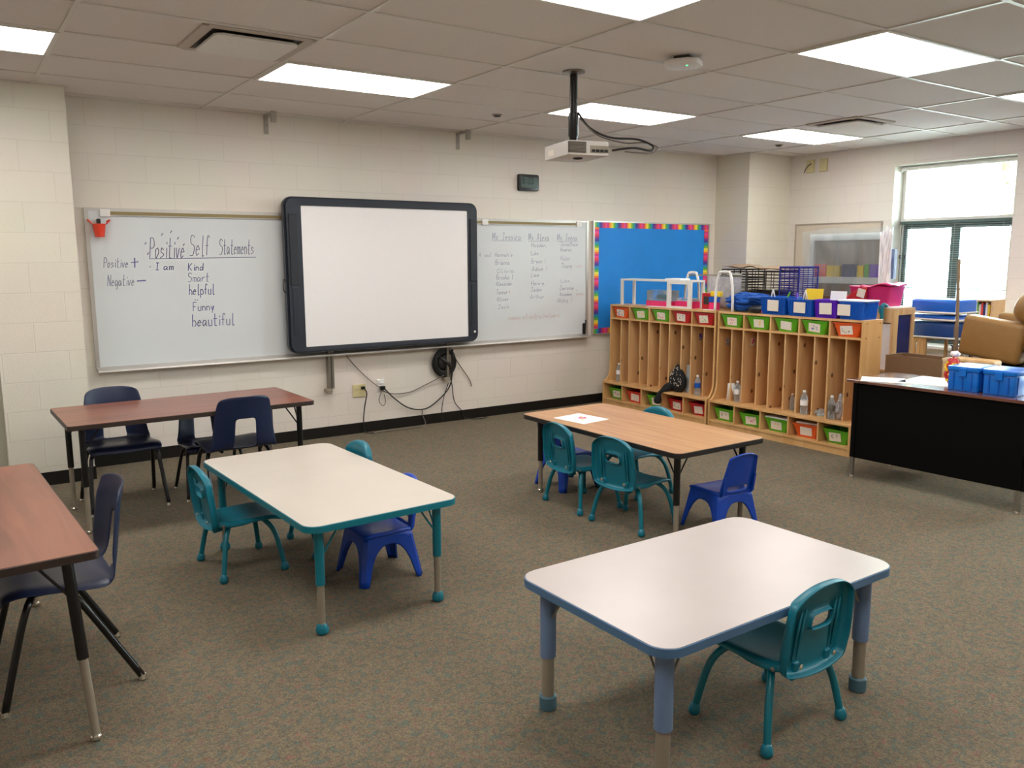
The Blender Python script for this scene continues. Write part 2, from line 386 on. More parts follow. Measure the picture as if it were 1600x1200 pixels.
# ------------------------------------------------------------------ handwriting: single-line letters, drawn as thin ink ribbons
# two characters per point: x (0-9), y (hex, 3 = baseline, 8 = x-height, d = cap height)
GL = {'P': '030d|0d4d6b694808', 'S': '6c4d1d0b1958664413031', 'N': '030d|0d63|636d', 'I': '333d|1d5d|1353', 'K': '030d|6d08|1863', 'F': '030d|0d6d|0848',
 'M': '030d356d63', 'J': '1d6d|4d45331304', 'A': '033d63|1656', 'H': '030d|636d|0868', 'B': '030d4d5b4908|0848654303', 'L': '0d0353', 'C': '6c4d1c0a05134364',
 'D': '030d3d6a663303', 'E': '6d0d0363|0858', 'T': '0d6d|3d33', 'R': '030d4d6b4908|3863', 'Z': '0d6d0363', 'W': '0d133953|536d', 'G': '6c4d1c0a0513436467|6747', 'O': '3d0a0533656a3d', 'Y': '0d38|6d38|3833',
 'a': '57280613345657|575463', 'b': '0d03|07386853231304'.replace('6853', '5653'), 'c': '5738170513345', 'd': '57280613345657|5d53', 'e': '06565738170513354'.replace('354', '3354'), 'f': '5c4d2c23|0848',
 'g': '57280613345657|57514020', 'h': '0d03|07285653', 'i': '2823|2a2b', 'j': '38312010|3a3b', 'k': '0d03|5805|2653', 'l': '2d2343', 'm': '0803|0718373|3768776', 'n': '0803|07385653', 'o': '38070513345638',
 'p': '0800|07385653230413', 'q': '57280613345657|5750', 'r': '0803|063858', 's': '5728071655341304', 't': '2d243353|0959', 'u': '08051343|5853', 'v': '082358', 'w': '0823375368'.replace('68', '78'),
 'x': '0853|5803', 'y': '082448|5820', 'z': '08580353', '+': '3b35|0868', '-': '0868', '.': '0303|0313', '*': '1718|1817', "'": '2d2b', '1': '3d33', '3': '0d5d38|3855341304', '8': '385a3d1a3865433045'[:0] + '3d1b3855433415383b'[:0] + '3d0b3865330538|385b3d',
 '9': '6a390a3d6a66430', ':': '3a3b|3536', '/': '034d', ',': '1321', '=': '0a5a|0656'}
GL['m'] = '0803|07183733|37586763'; GL['e'] = '06565738170513354'[:0] + '06565738170513345'[:0] + '065738170513355'[:0] + '06575828060433'[:0] + '0656473817051344'
GL['c'] = '573817051334'; GL['9'] = '6a390a3d6a6643'; GL['S'] = '6c4d1d0b1958664303'; GL['s'] = '57281716554403'; GL['b'] = '0d03|0738565433040'[:16]; GL['p'] = '0800|073856543304'
def write(mb, text, x, y, z, h, width=.006, slant=.0, adv=.78, jit=.012, rise=0, x1=None):
    """text on the plane y=const facing -y; x is the left edge, z the baseline, h the cap height"""
    s = h/10; cx = x; hs = 1.
    if x1 is not None:
        tot = 0
        for ch in text:
            g = GL.get(ch); tot += h*.45 if ch == ' ' else (5*s if not g else (max(int(st[k], 16) for st in g.split('|') for k in range(0, len(st)-1, 2))*.8+2.2)*s*adv/.78)
        hs = (x1-x)/tot
    for ch in text:
        if ch == ' ': cx += h*.45*hs; continue
        g = GL.get(ch)
        if g:
            wmax = 0
            for st in g.split('|'):
                P = []
                for k in range(0, len(st)-1, 2):
                    px, pz = int(st[k], 16), int(st[k+1], 16)-3
                    wmax = max(wmax, px)
                    P.append(Vector((cx+(px*.8*hs+pz*slant)*s+random.uniform(-jit, jit)*h*.3, 0, z+pz*s+(cx-x)*rise+random.uniform(-jit, jit)*h*.5)))
                if len(P) > 2: P = crom(P, 3)
                for a, b in zip(P, P[1:]):
                    d = b-a
                    if d.length < 1e-5: d = Vector((.002, 0, 0)); b = a+d
                    n = Vector((-d.z, 0, d.x)).normalized()*width/2; e = d.normalized()*width*.3
                    q = [a-e-n, b+e-n, b+e+n, a-e+n]
                    mb.quad(*[(v.x, y, v.z) for v in q])
            cx += (wmax*.8+2.2)*s*adv/.78*hs
        else: cx += 5*s*hs
    return cx
def ribbon(mb, a, b, y, width):
    a, b = Vector((a[0], 0, a[1])), Vector((b[0], 0, b[1])); d = b-a; n = Vector((-d.z, 0, d.x)).normalized()*width/2
    mb.quad(*[(v.x, y, v.z) for v in (a-n, b-n, b+n, a+n)])

# ------------------------------------------------------------------ the room
W, RX, C = 7.25, 8.8, 2.865
LX, NY = -2.3, -2.2
RT = .26
struct(MB().b2(LX-.2, RX+RT, NY-.2, W+.2, -.1, 0).build('floor', 'carpet'))
struct(MB().b2(LX-.2, RX+RT, NY-.2, W+.2, C, C+.1).build('ceiling', 'ceiling'))
struct(MB().b2(LX-.2, RX+RT, W, W+.2, 0, C).build('wall_far', 'wall_x'))
struct(MB().b2(LX-.2, RX+RT, NY-.2, NY, 0, C).build('wall_near', 'wall_x'))
struct(MB().b2(LX-.2, LX, NY, W, 0, C).build('wall_left', 'wall_y'))
WZ0, WZ1 = .66, 2.63
OPEN = [(1.15, 2.42), (4.10, 5.37)]
mb = MB(); ys = [NY, OPEN[0][0], OPEN[0][1], OPEN[1][0], OPEN[1][1], W]
for k in (0, 2, 4): mb.b2(RX, RX+RT, ys[k], ys[k+1], 0, C)
for a, b in OPEN: mb.b2(RX, RX+RT, a, b, 0, WZ0).b2(RX, RX+RT, a, b, WZ1, C)
struct(mb.build('wall_right', 'wall_y'))
struct(MB().b2(.31, .86, 6.86, W+.05, 0, C).build('wall_left_column', 'col_x'))
struct(MB().b2(8.03, RX+.05, 6.74, W+.05, 0, C).build('wall_right_column', 'col_x'))
def base(name, pts):
    mb = MB()
    for (x0, y0), (x1, y1), (nx, ny) in pts:
        t = .008
        mb.b2(min(x0, x1, x0+nx*t), max(x0, x1, x0+nx*t), min(y0, y1, y0+ny*t), max(y0, y1, y0+ny*t), 0, .10)
    struct(mb.build(name, 'baseboard'))
base('baseboard_far', [((.86, W), (8.03, W), (0, -1)), ((LX, W), (-.85, W), (0, -1))])
base('baseboard_left', [((.302, 6.86), (.868, 6.86), (0, -1)), ((.86, 6.86), (.86, W), (1, 0)), ((LX, NY), (LX, W), (1, 0))])
base('baseboard_right', [((RX, NY), (RX, 6.74), (-1, 0)), ((8.022, 6.74), (RX, 6.74), (0, -1)), ((8.03, 6.74), (8.03, W), (-1, 0))])
base('baseboard_near', [((LX, NY), (RX, NY), (0, 1))])
# door beside the left column
d = thing('door_1', 'grey painted door frame beside the column at the left edge', 'door', (0, W, 0)); struct(d)
MB().b2(.25, .31, -.2, 0, 0, 2.15).b2(-.85, -.79, -.2, 0, 0, 2.15).b2(-.79, .25, -.2, 0, 2.09, 2.15).build('door_frame', 'doorframe', d)
MB().b2(-.79, .25, -.09, -.045, .01, 2.09).build('door_leaf', 'white', d)
MB().tube([(.17, -.09, 1.0), (.17, -.15, 1.0), (.06, -.15, 1.0)], .01).build('door_handle', 'steel', d)

# ceiling grid (T-bars)
GX, GY = 1.23, .6225
X0, Y0 = 2.51-GX/2-GX*4, 5.56+GY/2-GY*13
mb = MB(); k = 0
x = X0
while x < RX:
    if x > LX: mb.b2(x-.012, x+.012, NY, W, C-.007, C+.004)
    x += GX
y = Y0
while y < W:
    if y > NY: mb.b2(LX, RX, y-.012, y+.012, C-.0065, C+.004)
    y += GY
# wall angle round the edge
mb.b2(LX, RX, W-.02, W, C-.006, C).b2(RX-.02, RX, NY, W, C-.006, C).b2(LX, LX+.02, NY, W, C-.006, C).b2(.29, .88, 6.84, W, C-.006, C).b2(8.01, RX, 6.72, W, C-.006, C)
struct(mb.build('trim_1', 'tbar'))

# windows
def window(i, a, b):
    w_ = thing('window_%d' % i, 'window', 'window', (9.0, 0, 0)); struct(w_)
    del w_['label'], w_['category']
    zt = 2.03
    MB().b2(-.03, .03, a, a+.04, WZ0, WZ1).b2(-.03, .03, b-.04, b, WZ0, WZ1).b2(-.03, .03, a, b, WZ1-.04, WZ1).b2(-.03, .03, a, b, WZ0, WZ0+.04).b2(-.035, .035, a, b, zt-.0, zt+.03).build('window_frame', 'white_metal', w_)
    mid = (a+b)/2+.01; fr = MB(); t = .07
    for p, q in ((a+.04, mid), (mid, b-.04)):
        fr.b2(-.02, .03, p, p+t*.7, WZ0+.04, zt).b2(-.02, .03, q-t*.7, q, WZ0+.04, zt).b2(-.02, .03, p, q, zt-t*1.2, zt).b2(-.02, .03, p, q, WZ0+.04, WZ0+.1)
    fr.build('sash', 'win_frame', w_)
    MB().b2(-.002, .004, a+.1, b-.1, 1.29, 1.305).build('muntin', 'white_metal', w_)
    MB().b2(.005, .011, a+.04, b-.04, WZ0+.04, WZ1-.04).build('pane', 'glass', w_)
    s = MB().b2(-.24, -.02, a, b, WZ0-.0, WZ0+.03).build('window_sill', 'white', w_)
    bl = thing('mini_blind', 'open horizontal mini blind on the %s window' % ('lower half of the visible' if i == 1 else 'other right wall'), 'blind', (8.95, 0, 0))
    mb = MB(); z = WZ0+.1
    while z < zt-.04:
        mb.b2(-.012, .012, a+.03, b-.03, z-.0007, z+.0007); z += .024
    mb.build('slats', 'blind', bl)
    MB().b2(-.02, .02, a+.02, b-.02, zt-.035, zt-.002).build('headrail', 'win_frame', bl)
    mb = MB()
    for yy in (a+.15, mid, b-.15): mb.tube([(0, yy, zt-.02), (0, yy, WZ0+.08)], .0012, 5)
    mb.build('cord', 'blind', bl)
    mb = MB().tube([(-.03, b-.05, zt-.04), (-.03, b-.05, 1.25)], .004, 8); mb.lathe([(.004, 0), (.013, .01), (.013, .035), (.004, .045)], 10, (-.03, b-.05, 1.62))
    mb.build('wand', 'black', bl)
    mb = MB().tube([(-.03, b-.11, zt-.04), (-.03, b-.11, 1.25)], .004, 8); mb.lathe([(.004, 0), (.013, .01), (.013, .035), (.004, .045)], 10, (-.03, b-.11, 1.62))
    mb.build('pull_cord', 'black', bl)
    r = thing('roller_shade', 'thin rolled shade tube at the top of the %s window' % ('visible' if i == 1 else 'other right wall'), 'shade', (8.93, 0, 0))
    MB().tube([(0, a+.02, WZ1-.03), (0, b-.02, WZ1-.03)], .022, 12).build('roller', 'white_metal', r)
    MB().b2(-.02, .02, a, a+.018, WZ1-.06, WZ1).b2(-.02, .02, b-.018, b, WZ1-.06, WZ1).build('bracket', 'white_metal', r)
window(1, *OPEN[1]); window(2, *OPEN[0])

# outside: pale forecourt, lawn and trees
struct(MB().b2(RX+RT, 60, -40, 40, -.6, -.45).build('ground_outside', 'grass'))
def tree(loc, h, r, label):
    t = thing('tree', label, 'tree', loc, group=None)
    MB().tube([(0, 0, 0), (.05, 0, h*.3), (0, .1, h*.6)], [.16, .12, .06], 10).build('trunk', 'bark', t)
    mb = MB()
    for k in range(900):
        p = Vector((random.gauss(0, 1), random.gauss(0, 1), random.gauss(0, 1))).normalized()*r*random.uniform(.55, 1)
        p.z = p.z*.8+h*.68; a = Vector((random.uniform(-1, 1), random.uniform(-1, 1), random.uniform(-1, 1))).normalized(); b = a.orthogonal().normalized(); s_ = .16
        mb.quad(p-a*s_, p+b*s_*.5, p+a*s_, p-b*s_*.5)
    mb.build('foliage', 'foliage', t)
tree((19, 9.0, -.45), 7.5, 2.0, 'leafy tree outside seen at the left of the window')
tree((22, 14.2, -.45), 7.5, 2.1, 'leafy tree outside furthest left behind the window glass')
tree((27, 11.0, -.45), 6.3, 2.0, 'leafy tree outside behind the right half of the window')

# ------------------------------------------------------------------ ceiling fixtures
def troffer():
    t = thing('ceiling_light', 'x', 'light', (0, 0, C), group=None)
    mb = MB()
    for a in (-1, 1):
        mb.b2(-.60, .60, a*.30-.012, a*.30+.012, -.012, 0).b2(a*.60-.012, a*.60+.012, -.31, .31, -.012, 0)
    mb.build('frame', 'white_metal', t)
    MB().b2(-.59, .59, -.288, .288, -.006, -.001).build('diffuser', 'diffuser', t)
    return t
LT = None
names = {(2.51, 5.56): 'long lit ceiling panel above the left end of the interactive board', (4.97, 5.56): 'lit ceiling panel right behind the projector pole',
         (7.43, 5.56): 'lit ceiling panel nearest the far right corner, farthest away', (4.97, 3.06): 'large lit ceiling panel right of the white access point',
         (2.51, 3.06): 'lit ceiling panel cut by the top edge of the photo', (.05, 5.56): 'lit ceiling panel cut by the left edge of the photo',
         (7.43, 3.06): 'lit ceiling panel cut by the right edge of the photo'}
for x in (.05, 2.51, 4.97, 7.43):
    for y in (5.56, 3.06, .56):
        if LT is None: LT = troffer(); o = LT
        else: o = dup(LT)
        o.location = (x, y, C)
        o['label'] = names.get((x, y), 'lit ceiling panel behind the camera, out of the photo'); o['group'] = 'ceiling light panels'
for o in list(COL.objects):
    if o.name.startswith('ceiling_light') and 'behind the camera' in str(o.get('label')): o['group'] = 'ceiling panels behind the camera'
    elif o.name.startswith('ceiling_light'): o['group'] = 'ceiling light panels'
def vent(x, y, s, label):
    t = thing('ceiling_vent', label, 'vent', (x, y, C))
    mb = MB()
    for a in (-1, 1): mb.b2(-s, s, a*s-.03, a*s+.03, -.012, 0).b2(a*s-.03, a*s+.03, -s, s, -.012, 0)
    mb.build('frame', 'ceil_panel', t)
    MB().b2(-s+.03, s-.03, -s+.03, s-.03, -.004, -.001).build('throat', 'vent_dark', t)
    MB().prism(rrect(-s+.05, s-.05, -s+.05, s-.05, .04), -.035, -.022, bev=.004).build('face_plate', 'white_metal', t)
    for a in (-1, 1):
        for b in (-1, 1): MB().b2(a*s*.6-.01, a*s*.6+.01, b*s*.6-.01, b*s*.6+.01, -.024, -.002).build('hanger', 'vent_dark', t)
vent(1.565, 4.95, .28, 'square ceiling air vent with a flat plate near the top left')
vent(7.06, 4.78, .26, 'small far ceiling vent right of the projector above the corner')
def sprinkler(x, y, label):
    t = thing('sprinkler_cover', label, 'sprinkler', (x, y, C))
    MB().lathe([(.045, 0), (.045, -.006), (.03, -.01)], 20).build('ring', 'tan_steel', t)
    MB().lathe([(.028, -.004), (.03, -.018), (.01, -.02)], 20).build('cap', 'vent_dark', t)
sprinkler(4.09, 6.18, 'small round ceiling disc above the clock')
sprinkler(7.76, 6.12, 'small round ceiling disc near the far corner column')
# wireless access point
t = thing('access_point', 'white square wireless access point with a green light on the ceiling', 'access point', (3.90, 3.815, C), .5)
MB().prism(rrect(-.05, .05, -.05, .05, .01), -.028, 0).build('mount', 'vent_dark', t)
MB().prism(rrect(-.105, .105, -.105, .105, .05), -.058, -.028, bev=.012).build('body', 'white', t, smooth=True)
MB().lathe([(.006, -.0585), (.006, -.061), (.002, -.062)], 12, (-.03, -.03, 0)).build('indicator', 'led', t)

# projector on its pole
t = thing('projector_mount', 'black ceiling pole and bracket carrying the projector', 'mount', (3.587, 4.50, 0))
MB().lathe([(.075, C), (.075, C-.012), (.045, C-.02)], 24).build('ceiling_plate', 'steel', t, smooth=True)
MB().lathe([(.026, C-.015), (.026, 2.60), (.034, 2.595), (.034, 2.45), (.028, 2.44), (.028, 2.40)], 20).build('pole', 'black', t, smooth=True)
mb = MB().b2(-.04, .04, -.03, .03, 2.378, 2.402)
for a in (-1, 1): mb.tube([(0, 0, 2.392), (a*.13, -.05, 2.386)], .007, 8).tube([(0, 0, 2.392), (a*.1, .09, 2.386)], .007, 8).lathe([(.012, 2.373), (.012, 2.398)], 10, (a*.13, -.05, 0)).lathe([(.012, 2.373), (.012, 2.398)], 10, (a*.1, .09, 0))
mb.build('bracket', 'black', t)
p = thing('projector', 'light grey projector hanging below the black ceiling pole', 'projector', (3.545, 4.42, 2.295), -.24)
MB().prism(rrect(-.145, .145, -.195, .195, .015), 0, .088, bev=.006).build('housing', 'proj', p, smooth=True)
MB().b2(-.143, -.02, -.1985, -.19, .012, .08).build('vent_grille', 'vent_dark', p)
mb = MB()
for k in range(8): mb.b2(-.14, -.023, -.2005, -.198, .016+k*.0078, .018+k*.0078)
mb.build('grille_slat', 'tan_steel', p)
mb = MB().b2(.01, .14, -.198, -.19, .015, .06); mb.build('port_panel', 'tan_steel', p)
mb = MB()
for k in range(4): mb.b2(.02+k*.03, .042+k*.03, -.202, -.197, .02, .036)
mb.build('socket', 'black', p)
MB().lathe([(.03, 0), (.034, -.006), (.02, -.01)], 16, (0, -.03, 0)).build('foot', 'vent_dark', p)
MB().b2(-.146, -.143, .03, .12, .02, .055).build('lens_cover', 'card', p)
MB().tube(crom([(3.60, 4.47, 2.60), (3.66, 4.42, 2.50), (3.76, 4.33, 2.435), (3.90, 4.22, 2.42), (3.98, 4.16, 2.38), (3.93, 4.12, 2.34), (3.80, 4.14, 2.35), (3.66, 4.19, 2.33)]), .007, 8).build('signal_cable', 'black_cable', smooth='all')
tag(COL.objects['signal_cable'], 'thick black looped cable plugged into the right side of the projector', 'cable')
o = MB().tube(crom([(3.61, 4.46, 2.56), (3.70, 4.38, 2.45), (3.84, 4.28, 2.40), (3.95, 4.2, 2.40), (4.0, 4.12, 2.36), (3.90, 4.1, 2.32), (3.74, 4.16, 2.325)]), .0045, 8).build('power_cable', 'grey_cable', smooth='all')
tag(o, 'thin grey looped cable beside the projector ports', 'cable')
# wall hooks under the ceiling
def hook(x, label):
    t = thing('wall_bracket', label, 'bracket', (x, W, 0))
    MB().b2(-.02, .02, -.006, 0, 2.70, 2.865).build('wall_plate', 'hook', t)
    MB().b2(-.012, .012, -.20, -.006, 2.84, 2.862).b2(-.02, .02, -.215, -.18, 2.775, 2.865).build('arm', 'hook', t)
    MB().b2(-.006, .006, -.003, -.009, 2.715, 2.725).lathe([(.006, 0), (.006, .004)], 10, (0, -.006, 2.77), Matrix.Rotation(PI/2, 3, 'X')).build('screw', 'steel', t)
hook(2.43, 'white metal wall bracket under the ceiling above the interactive board'); hook(4.33, 'white metal wall bracket under the ceiling nearer the projector')

# ------------------------------------------------------------------ whiteboard with its writing
wb = thing('whiteboard', 'long wall whiteboard with handwriting on both ends behind the black framed board', 'whiteboard', (0, W, 0))
a, b, z0, z1 = .98, 5.975, .79, 2.035
MB().b2(a, b, -.018, 0, z0, z1).build('panel', 'whiteboard', wb)
MB().b2(a-.008, a+.022, -.026, 0, z0-.01, z1+.01).b2(b-.022, b+.008, -.026, 0, z0-.01, z1+.01).b2(a, b, -.024, 0, z1-.012, z1+.01).build('frame', 'alu', wb)
MB().prism([(-.01, z0-.02), (-.075, z0-.028), (-.085, z0-.02), (-.08, z0-.008), (-.02, z0+.014), (0, z0+.014), (0, z0-.02)], a, b, axis=0).build('marker_tray', 'alu', wb)
MB().b2(1.13, 5.83, -.032, -.02, 1.985, 2.025).build('map_rail', 'alu', wb)
MB().b2(1.14, 5.82, -.034, -.032, 1.992, 2.018).build('cork_strip', 'cork', wb)
for xx in (1.12, 4.62, 5.84): MB().b2(xx-.035, xx+.035, -.04, -.018, 1.978, 2.035).lathe([(.006, 0), (.006, .003)], 8, (xx, -.04, 2.005), Matrix.Rotation(PI/2, 3, 'X')).build('rail_end_cap', 'white', wb)
YI = -.0188
mb = MB(); write(mb, 'Positive', 1.425, YI, 1.659, .158, .0065, .1, x1=1.70); write(mb, 'Self', 1.738, YI, 1.679, .161, .006, .1, x1=1.90); write(mb, 'Statements', 1.977, YI, 1.689, .122, .0055, .08, x1=2.27)
ribbon(mb, (1.42, 1.652), (2.283, 1.662), YI, .006)
for x, z in ((1.394, 1.766), (1.524, 1.838), (1.594, 1.859), (1.645, 1.808), (1.687, 1.757), (1.408, 1.685)): ribbon(mb, (x, z), (x+.013, z+.018), YI, .008)
mb.build('writing', 'ink_violet', wb)
mb = MB(); write(mb, 'Positive', 1.083, YI, 1.586, .075, .005, .1, x1=1.265); write(mb, 'Negative', 1.10, YI, 1.441, .085, .005, .12, x1=1.30)
mb.build('writing', 'ink_grey', wb)
mb = MB(); ribbon(mb, (1.282, 1.622), (1.339, 1.63), YI, .007); ribbon(mb, (1.308, 1.584), (1.312, 1.66), YI, .009); ribbon(mb, (1.317, 1.477), (1.384, 1.48), YI, .009)
write(mb, '* I am', 1.415, YI, 1.563, .056, .0065, .12, x1=1.61)
write(mb, 'Kind', 1.716, YI, 1.555, .058, .006, .1, x1=1.845); write(mb, 'Smart', 1.71, YI, 1.463, .070, .0045, .1, x1=1.885); write(mb, 'helpful', 1.713, YI, 1.356, .085, .006, .06, x1=1.925)
write(mb, 'Funny', 1.736, YI, 1.222, .070, .0055, .05, x1=1.915); write(mb, 'beautiful', 1.723, YI, 1.092, .098, .0065, .05, x1=2.08)
ribbon(mb, (1.75, 1.308), (1.765, 1.314), YI, .005); ribbon(mb, (1.772, 1.314), (1.782, 1.306), YI, .005)
mb.build('writing', 'ink_blue', wb)
mb = MB(); m2 = MB()
for t_, x, x1_ in (('Ms. Jessica', 4.716, 5.08), ('Ms. Alexa', 5.169, 5.45), ('Ms. Jenna', 5.55, 5.835)):
    write(mb, t_, x, YI, 1.83, .072, .0045, .1, x1=x1_); ribbon(mb, (x, 1.818), (x1_, 1.822), YI, .003)
for t_, x, x1_, z, h in (('*Brianna', 4.738, 4.935, 1.577, .045), ('Olivia', 4.772, 4.995, 1.494, .04), ('*Brooke 1', 4.748, 4.97, 1.425, .045), ('*Alexander', 4.748, 4.97, 1.361, .038), ('Tanner', 4.76, 4.91, 1.273, .045), ('*Oliver', 4.758, 4.92, 1.203, .036), ('Jack', 4.781, 4.926, 1.123, .036),
    ('*Hayden,', 5.194, 5.42, 1.759, .04), ('*Luke', 5.19, 5.307, 1.674, .04), ('*Bryan 1', 5.193, 5.396, 1.589, .042), ('*Adam 1', 5.2, 5.422, 1.508, .042), ('Liam', 5.206, 5.313, 1.447, .034), ('*Henry,', 5.19, 5.403, 1.356, .042), ('*Jaden', 5.19, 5.352, 1.29, .038), ('*Arthur', 5.18, 5.384, 1.214, .038),
    ('*Jonathan', 5.58, 5.843, 1.771, .04), ('*Kamron', 5.59, 5.756, 1.715, .034), ('*Kyler', 5.59, 5.737, 1.617, .046), ('*Thany', 5.59, 5.764, 1.534, .047), ('*Luka ,', 5.59, 5.773, 1.379, .034), ('*Jerome ,', 5.573, 5.834, 1.296, .042), ('*Kayden', 5.58, 5.767, 1.234, .034), ('*Abby 1', 5.541, 5.768, 1.162, .042),
    ("A! aul  Hannah's", 4.55, 4.97, 1.661, .036)):
    write(m2 if int(z*100) % 3 == 0 else mb, t_, x, YI, z, h*1.12, .0034, .1, x1=x1_)
mb.build('writing', 'ink_grey', wb); m2.build('writing', 'ink_violet', wb)
mb = MB(); write(mb, 'names of extra helpers', 4.907, YI, 1.002, .05, .0032, .1, x1=5.59); write(mb, '-sick', 5.79, YI, 1.54, .035, .003, .1, x1=5.90); write(mb, 'away', 5.82, YI, 1.235, .04, .003, .1, x1=5.93); ribbon(mb, (4.925, 1.28), (4.925, 1.31), YI, .008)
mb.build('writing', 'ink_red', wb)

t = thing('hanging_bucket', 'small orange red basket clipped to the top left corner of the whiteboard', 'basket', (1.065, W-.02, 1.82))
MB().lathe([(.034, 0), (.047, .09), (.052, .10), (.047, .10), (.031, .008)], 20, (0, -.05, 0)).build('cup', 'coral', t, smooth=True)
MB().tube(crom([(-.05, -.05, .10), (-.075, -.045, .13), (-.06, -.02, .12)]), .006, 8).tube(crom([(.05, -.05, .10), (.08, -.045, .13), (.06, -.02, .12)]), .006, 8).build('handle', 'coral', t, smooth='all')
MB().b2(-.01, .014, -.05, 0, .10, .14, bev=.003).build('clip', 'black', t)
t = thing('marker_clip', 'small dark clip with a marker at the lower right corner of the whiteboard', 'clip', (5.925, W-.019, .80))
MB().b2(-.016, .016, -.022, 0, 0, .12, bev=.004).build('body', 'black', t)
MB().tube([(0, -.03, .03), (.01, -.03, .16)], .008, 8).build('marker', 'charcoal', t)

# ------------------------------------------------------------------ interactive board
t = thing('interactive_board', 'large interactive whiteboard in a rounded black frame on the far wall', 'smart board', (0, W, 0))
x0, x1, z0, z1 = 2.497, 4.453, .818, 2.179
fy = -.165
def ring(mb, o, i, y0, y1):
    n = len(o)
    A = [mb.bm.verts.new((p[0], y0, p[1])) for p in o]; B = [mb.bm.verts.new((p[0], y0+.004, p[1])) for p in i]; D = [mb.bm.verts.new((p[0], y1, p[1])) for p in o]; E_ = [mb.bm.verts.new((p[0], y1, p[1])) for p in i]
    for k in range(n):
        j = (k+1) % n
        for P, Q in ((A, B), (A, D), (B, E_), (D, E_)): mb.bm.faces.new((P[k], P[j], Q[j], Q[k]))
mb = MB(); mid = rrect(x0+.018, x1-.018, z0+.018, z1-.018, .065, 8)
ring(mb, rrect(x0, x1, z0, z1, .08, 8), mid, fy+.02, -.095)
mb.build('frame_rim', 'black_glossy', t, smooth=True)
mb = MB(); ring(mb, rrect(x0+.016, x1-.016, z0+.016, z1-.016, .066, 8), rrect(x0+.15, x1-.118, z0+.055, z1-.075, .01, 8), fy, -.095); mb.build('frame', 'black_glossy', t, smooth=True)
MB().b2(x0+.14, x1-.11, fy+.012, -.10, z0+.05, z1-.07).build('screen', 'screen', t)
for xx, nm in ((x0+.035, 0), (x1-.095, 1)):
    MB().b2(xx, xx+.075, fy-.008, fy+.01, 1.42, z1-.15, bev=.004).build('speaker', 'charcoal', t)
    MB().b2(xx+.01, xx+.065, fy-.004, fy+.01, z0+.16, 1.40, bev=.003).build('control_strip', 'black_glossy', t)
MB().b2(x0+.2, x1-.2, -.098, -.09, 1.0, 2.0).b2(x0+.5, x0+.56, -.09, -.036, .95, 1.95).b2(x1-.56, x1-.5, -.09, -.036, .95, 1.95).build('wall_mount', 'steel', t)
MB().lathe([(.012, 0), (.012, .003)], 12, (x1-.05, fy, z0+.10), Matrix.Rotation(PI/2, 3, 'X')).build('badge', 'white_metal', t)
mb = MB().tube(crom([(x0+.01, -.12, 1.43), (x0-.015, -.12, 1.47), (x0-.02, -.12, 1.38), (x0+.005, -.12, 1.35)]), .004, 6); mb.build('pen_loop', 'black_cable', t)
def upright(x, label, foot):
    t = thing('mounting_rail', label, 'rail', (x, W, 0))
    MB().b2(-.028, -.004, -.06, 0, .44, .83).b2(.006, .028, -.05, 0, .46, .83).b2(-.028, .028, -.012, 0, .46, .83).build('channel', 'steel', t)
    mb = MB().b2(-.06, -.0, -.07, -.01, .43, .465)
    if foot: mb.b2(-.06, -.02, -.11, -.07, .42, .455)
    mb.build('foot', 'tan_steel', t)
upright(2.915, 'steel rail under the left part of the interactive board', True); upright(4.165, 'steel rail in front of the coiled black cable', False)

# outlets, coil and cables
t = thing('wall_outlet', 'beige double outlet with a black plug below the interactive board', 'outlet', (3.205, W, .41))
MB().b2(-.065, .065, -.012, 0, -.06, .06, bev=.003).build('cover_plate', 'beige', t)
mb = MB()
for xx in (-.03, .03):
    for zz in (-.024, .024): mb.b2(xx-.016, xx+.016, -.015, -.011, zz-.014, zz+.014)
mb.build('socket', 'beige', t)
MB().b2(.015, .048, -.045, -.012, .012, .04, bev=.004).build('plug', 'black', t)
t = thing('wall_outlet', 'white single outlet plate right of the beige one', 'outlet', (3.43, W, .44))
MB().b2(-.04, .04, -.01, 0, -.06, .06, bev=.003).build('cover_plate', 'white', t)
MB().b2(-.018, .03, -.05, -.01, -.04, -.005, bev=.004).build('plug', 'black', t)
MB().b2(-.028, .02, -.02, -.01, .02, .05).build('jack', 'card_w', t)
cc = (4.12, W-.045, .615)
mb = MB()
for k in range(9):
    r = .085+.012*(k % 5); n = 40; dy = .012*(k//3)
    mb.tube([(cc[0]+(r+.005*math.sin(3*q*2*PI/n+k))*math.cos(q*2*PI/n), cc[1]-dy+.02, cc[2]+(r*1.08+.004*math.cos(2*q*2*PI/n+k))*math.sin(q*2*PI/n)) for q in range(n)], .0075, 6, closed=True)
mb.tube([(cc[0]-.05, cc[1]+.02, cc[2]+.06), (cc[0]+.04, cc[1]-.01, cc[2]-.02), (cc[0]+.07, cc[1]+.02, cc[2]-.1)], .02, 8).ball((cc[0], cc[1]+.02, cc[2]), (.07, .02, .08))
tag(mb.build('coiled_cable', 'black_cable', smooth='all'), 'thick coil of black cable hanging behind the right steel rail', 'cable')
def cable(name, pts, r, m, label):
    o = MB().tube(crom(pts), r, 7).build(name, m, smooth='all'); tag(o, label, 'cable'); return o
cable('wall_cable', [(3.24, W-.05, .43), (3.26, W-.055, .38), (3.245, W-.03, .25), (3.23, W-.03, .12), (3.235, W-.05, .012), (3.3, W-.12, .008)], .0055, 'black_cable', 'black cord dropping straight from the beige outlet to the floor')
cable('wall_cable', [(3.05, W-.02, .80), (3.12, W-.025, .70), (3.25, W-.02, .56), (3.36, W-.03, .46), (3.50, W-.03, .36), (3.72, W-.02, .345), (3.90, W-.02, .40), (4.10, W-.06, .49)], .0045, 'grey_cable', 'thin grey cable running from under the board past the white outlet to the rail')
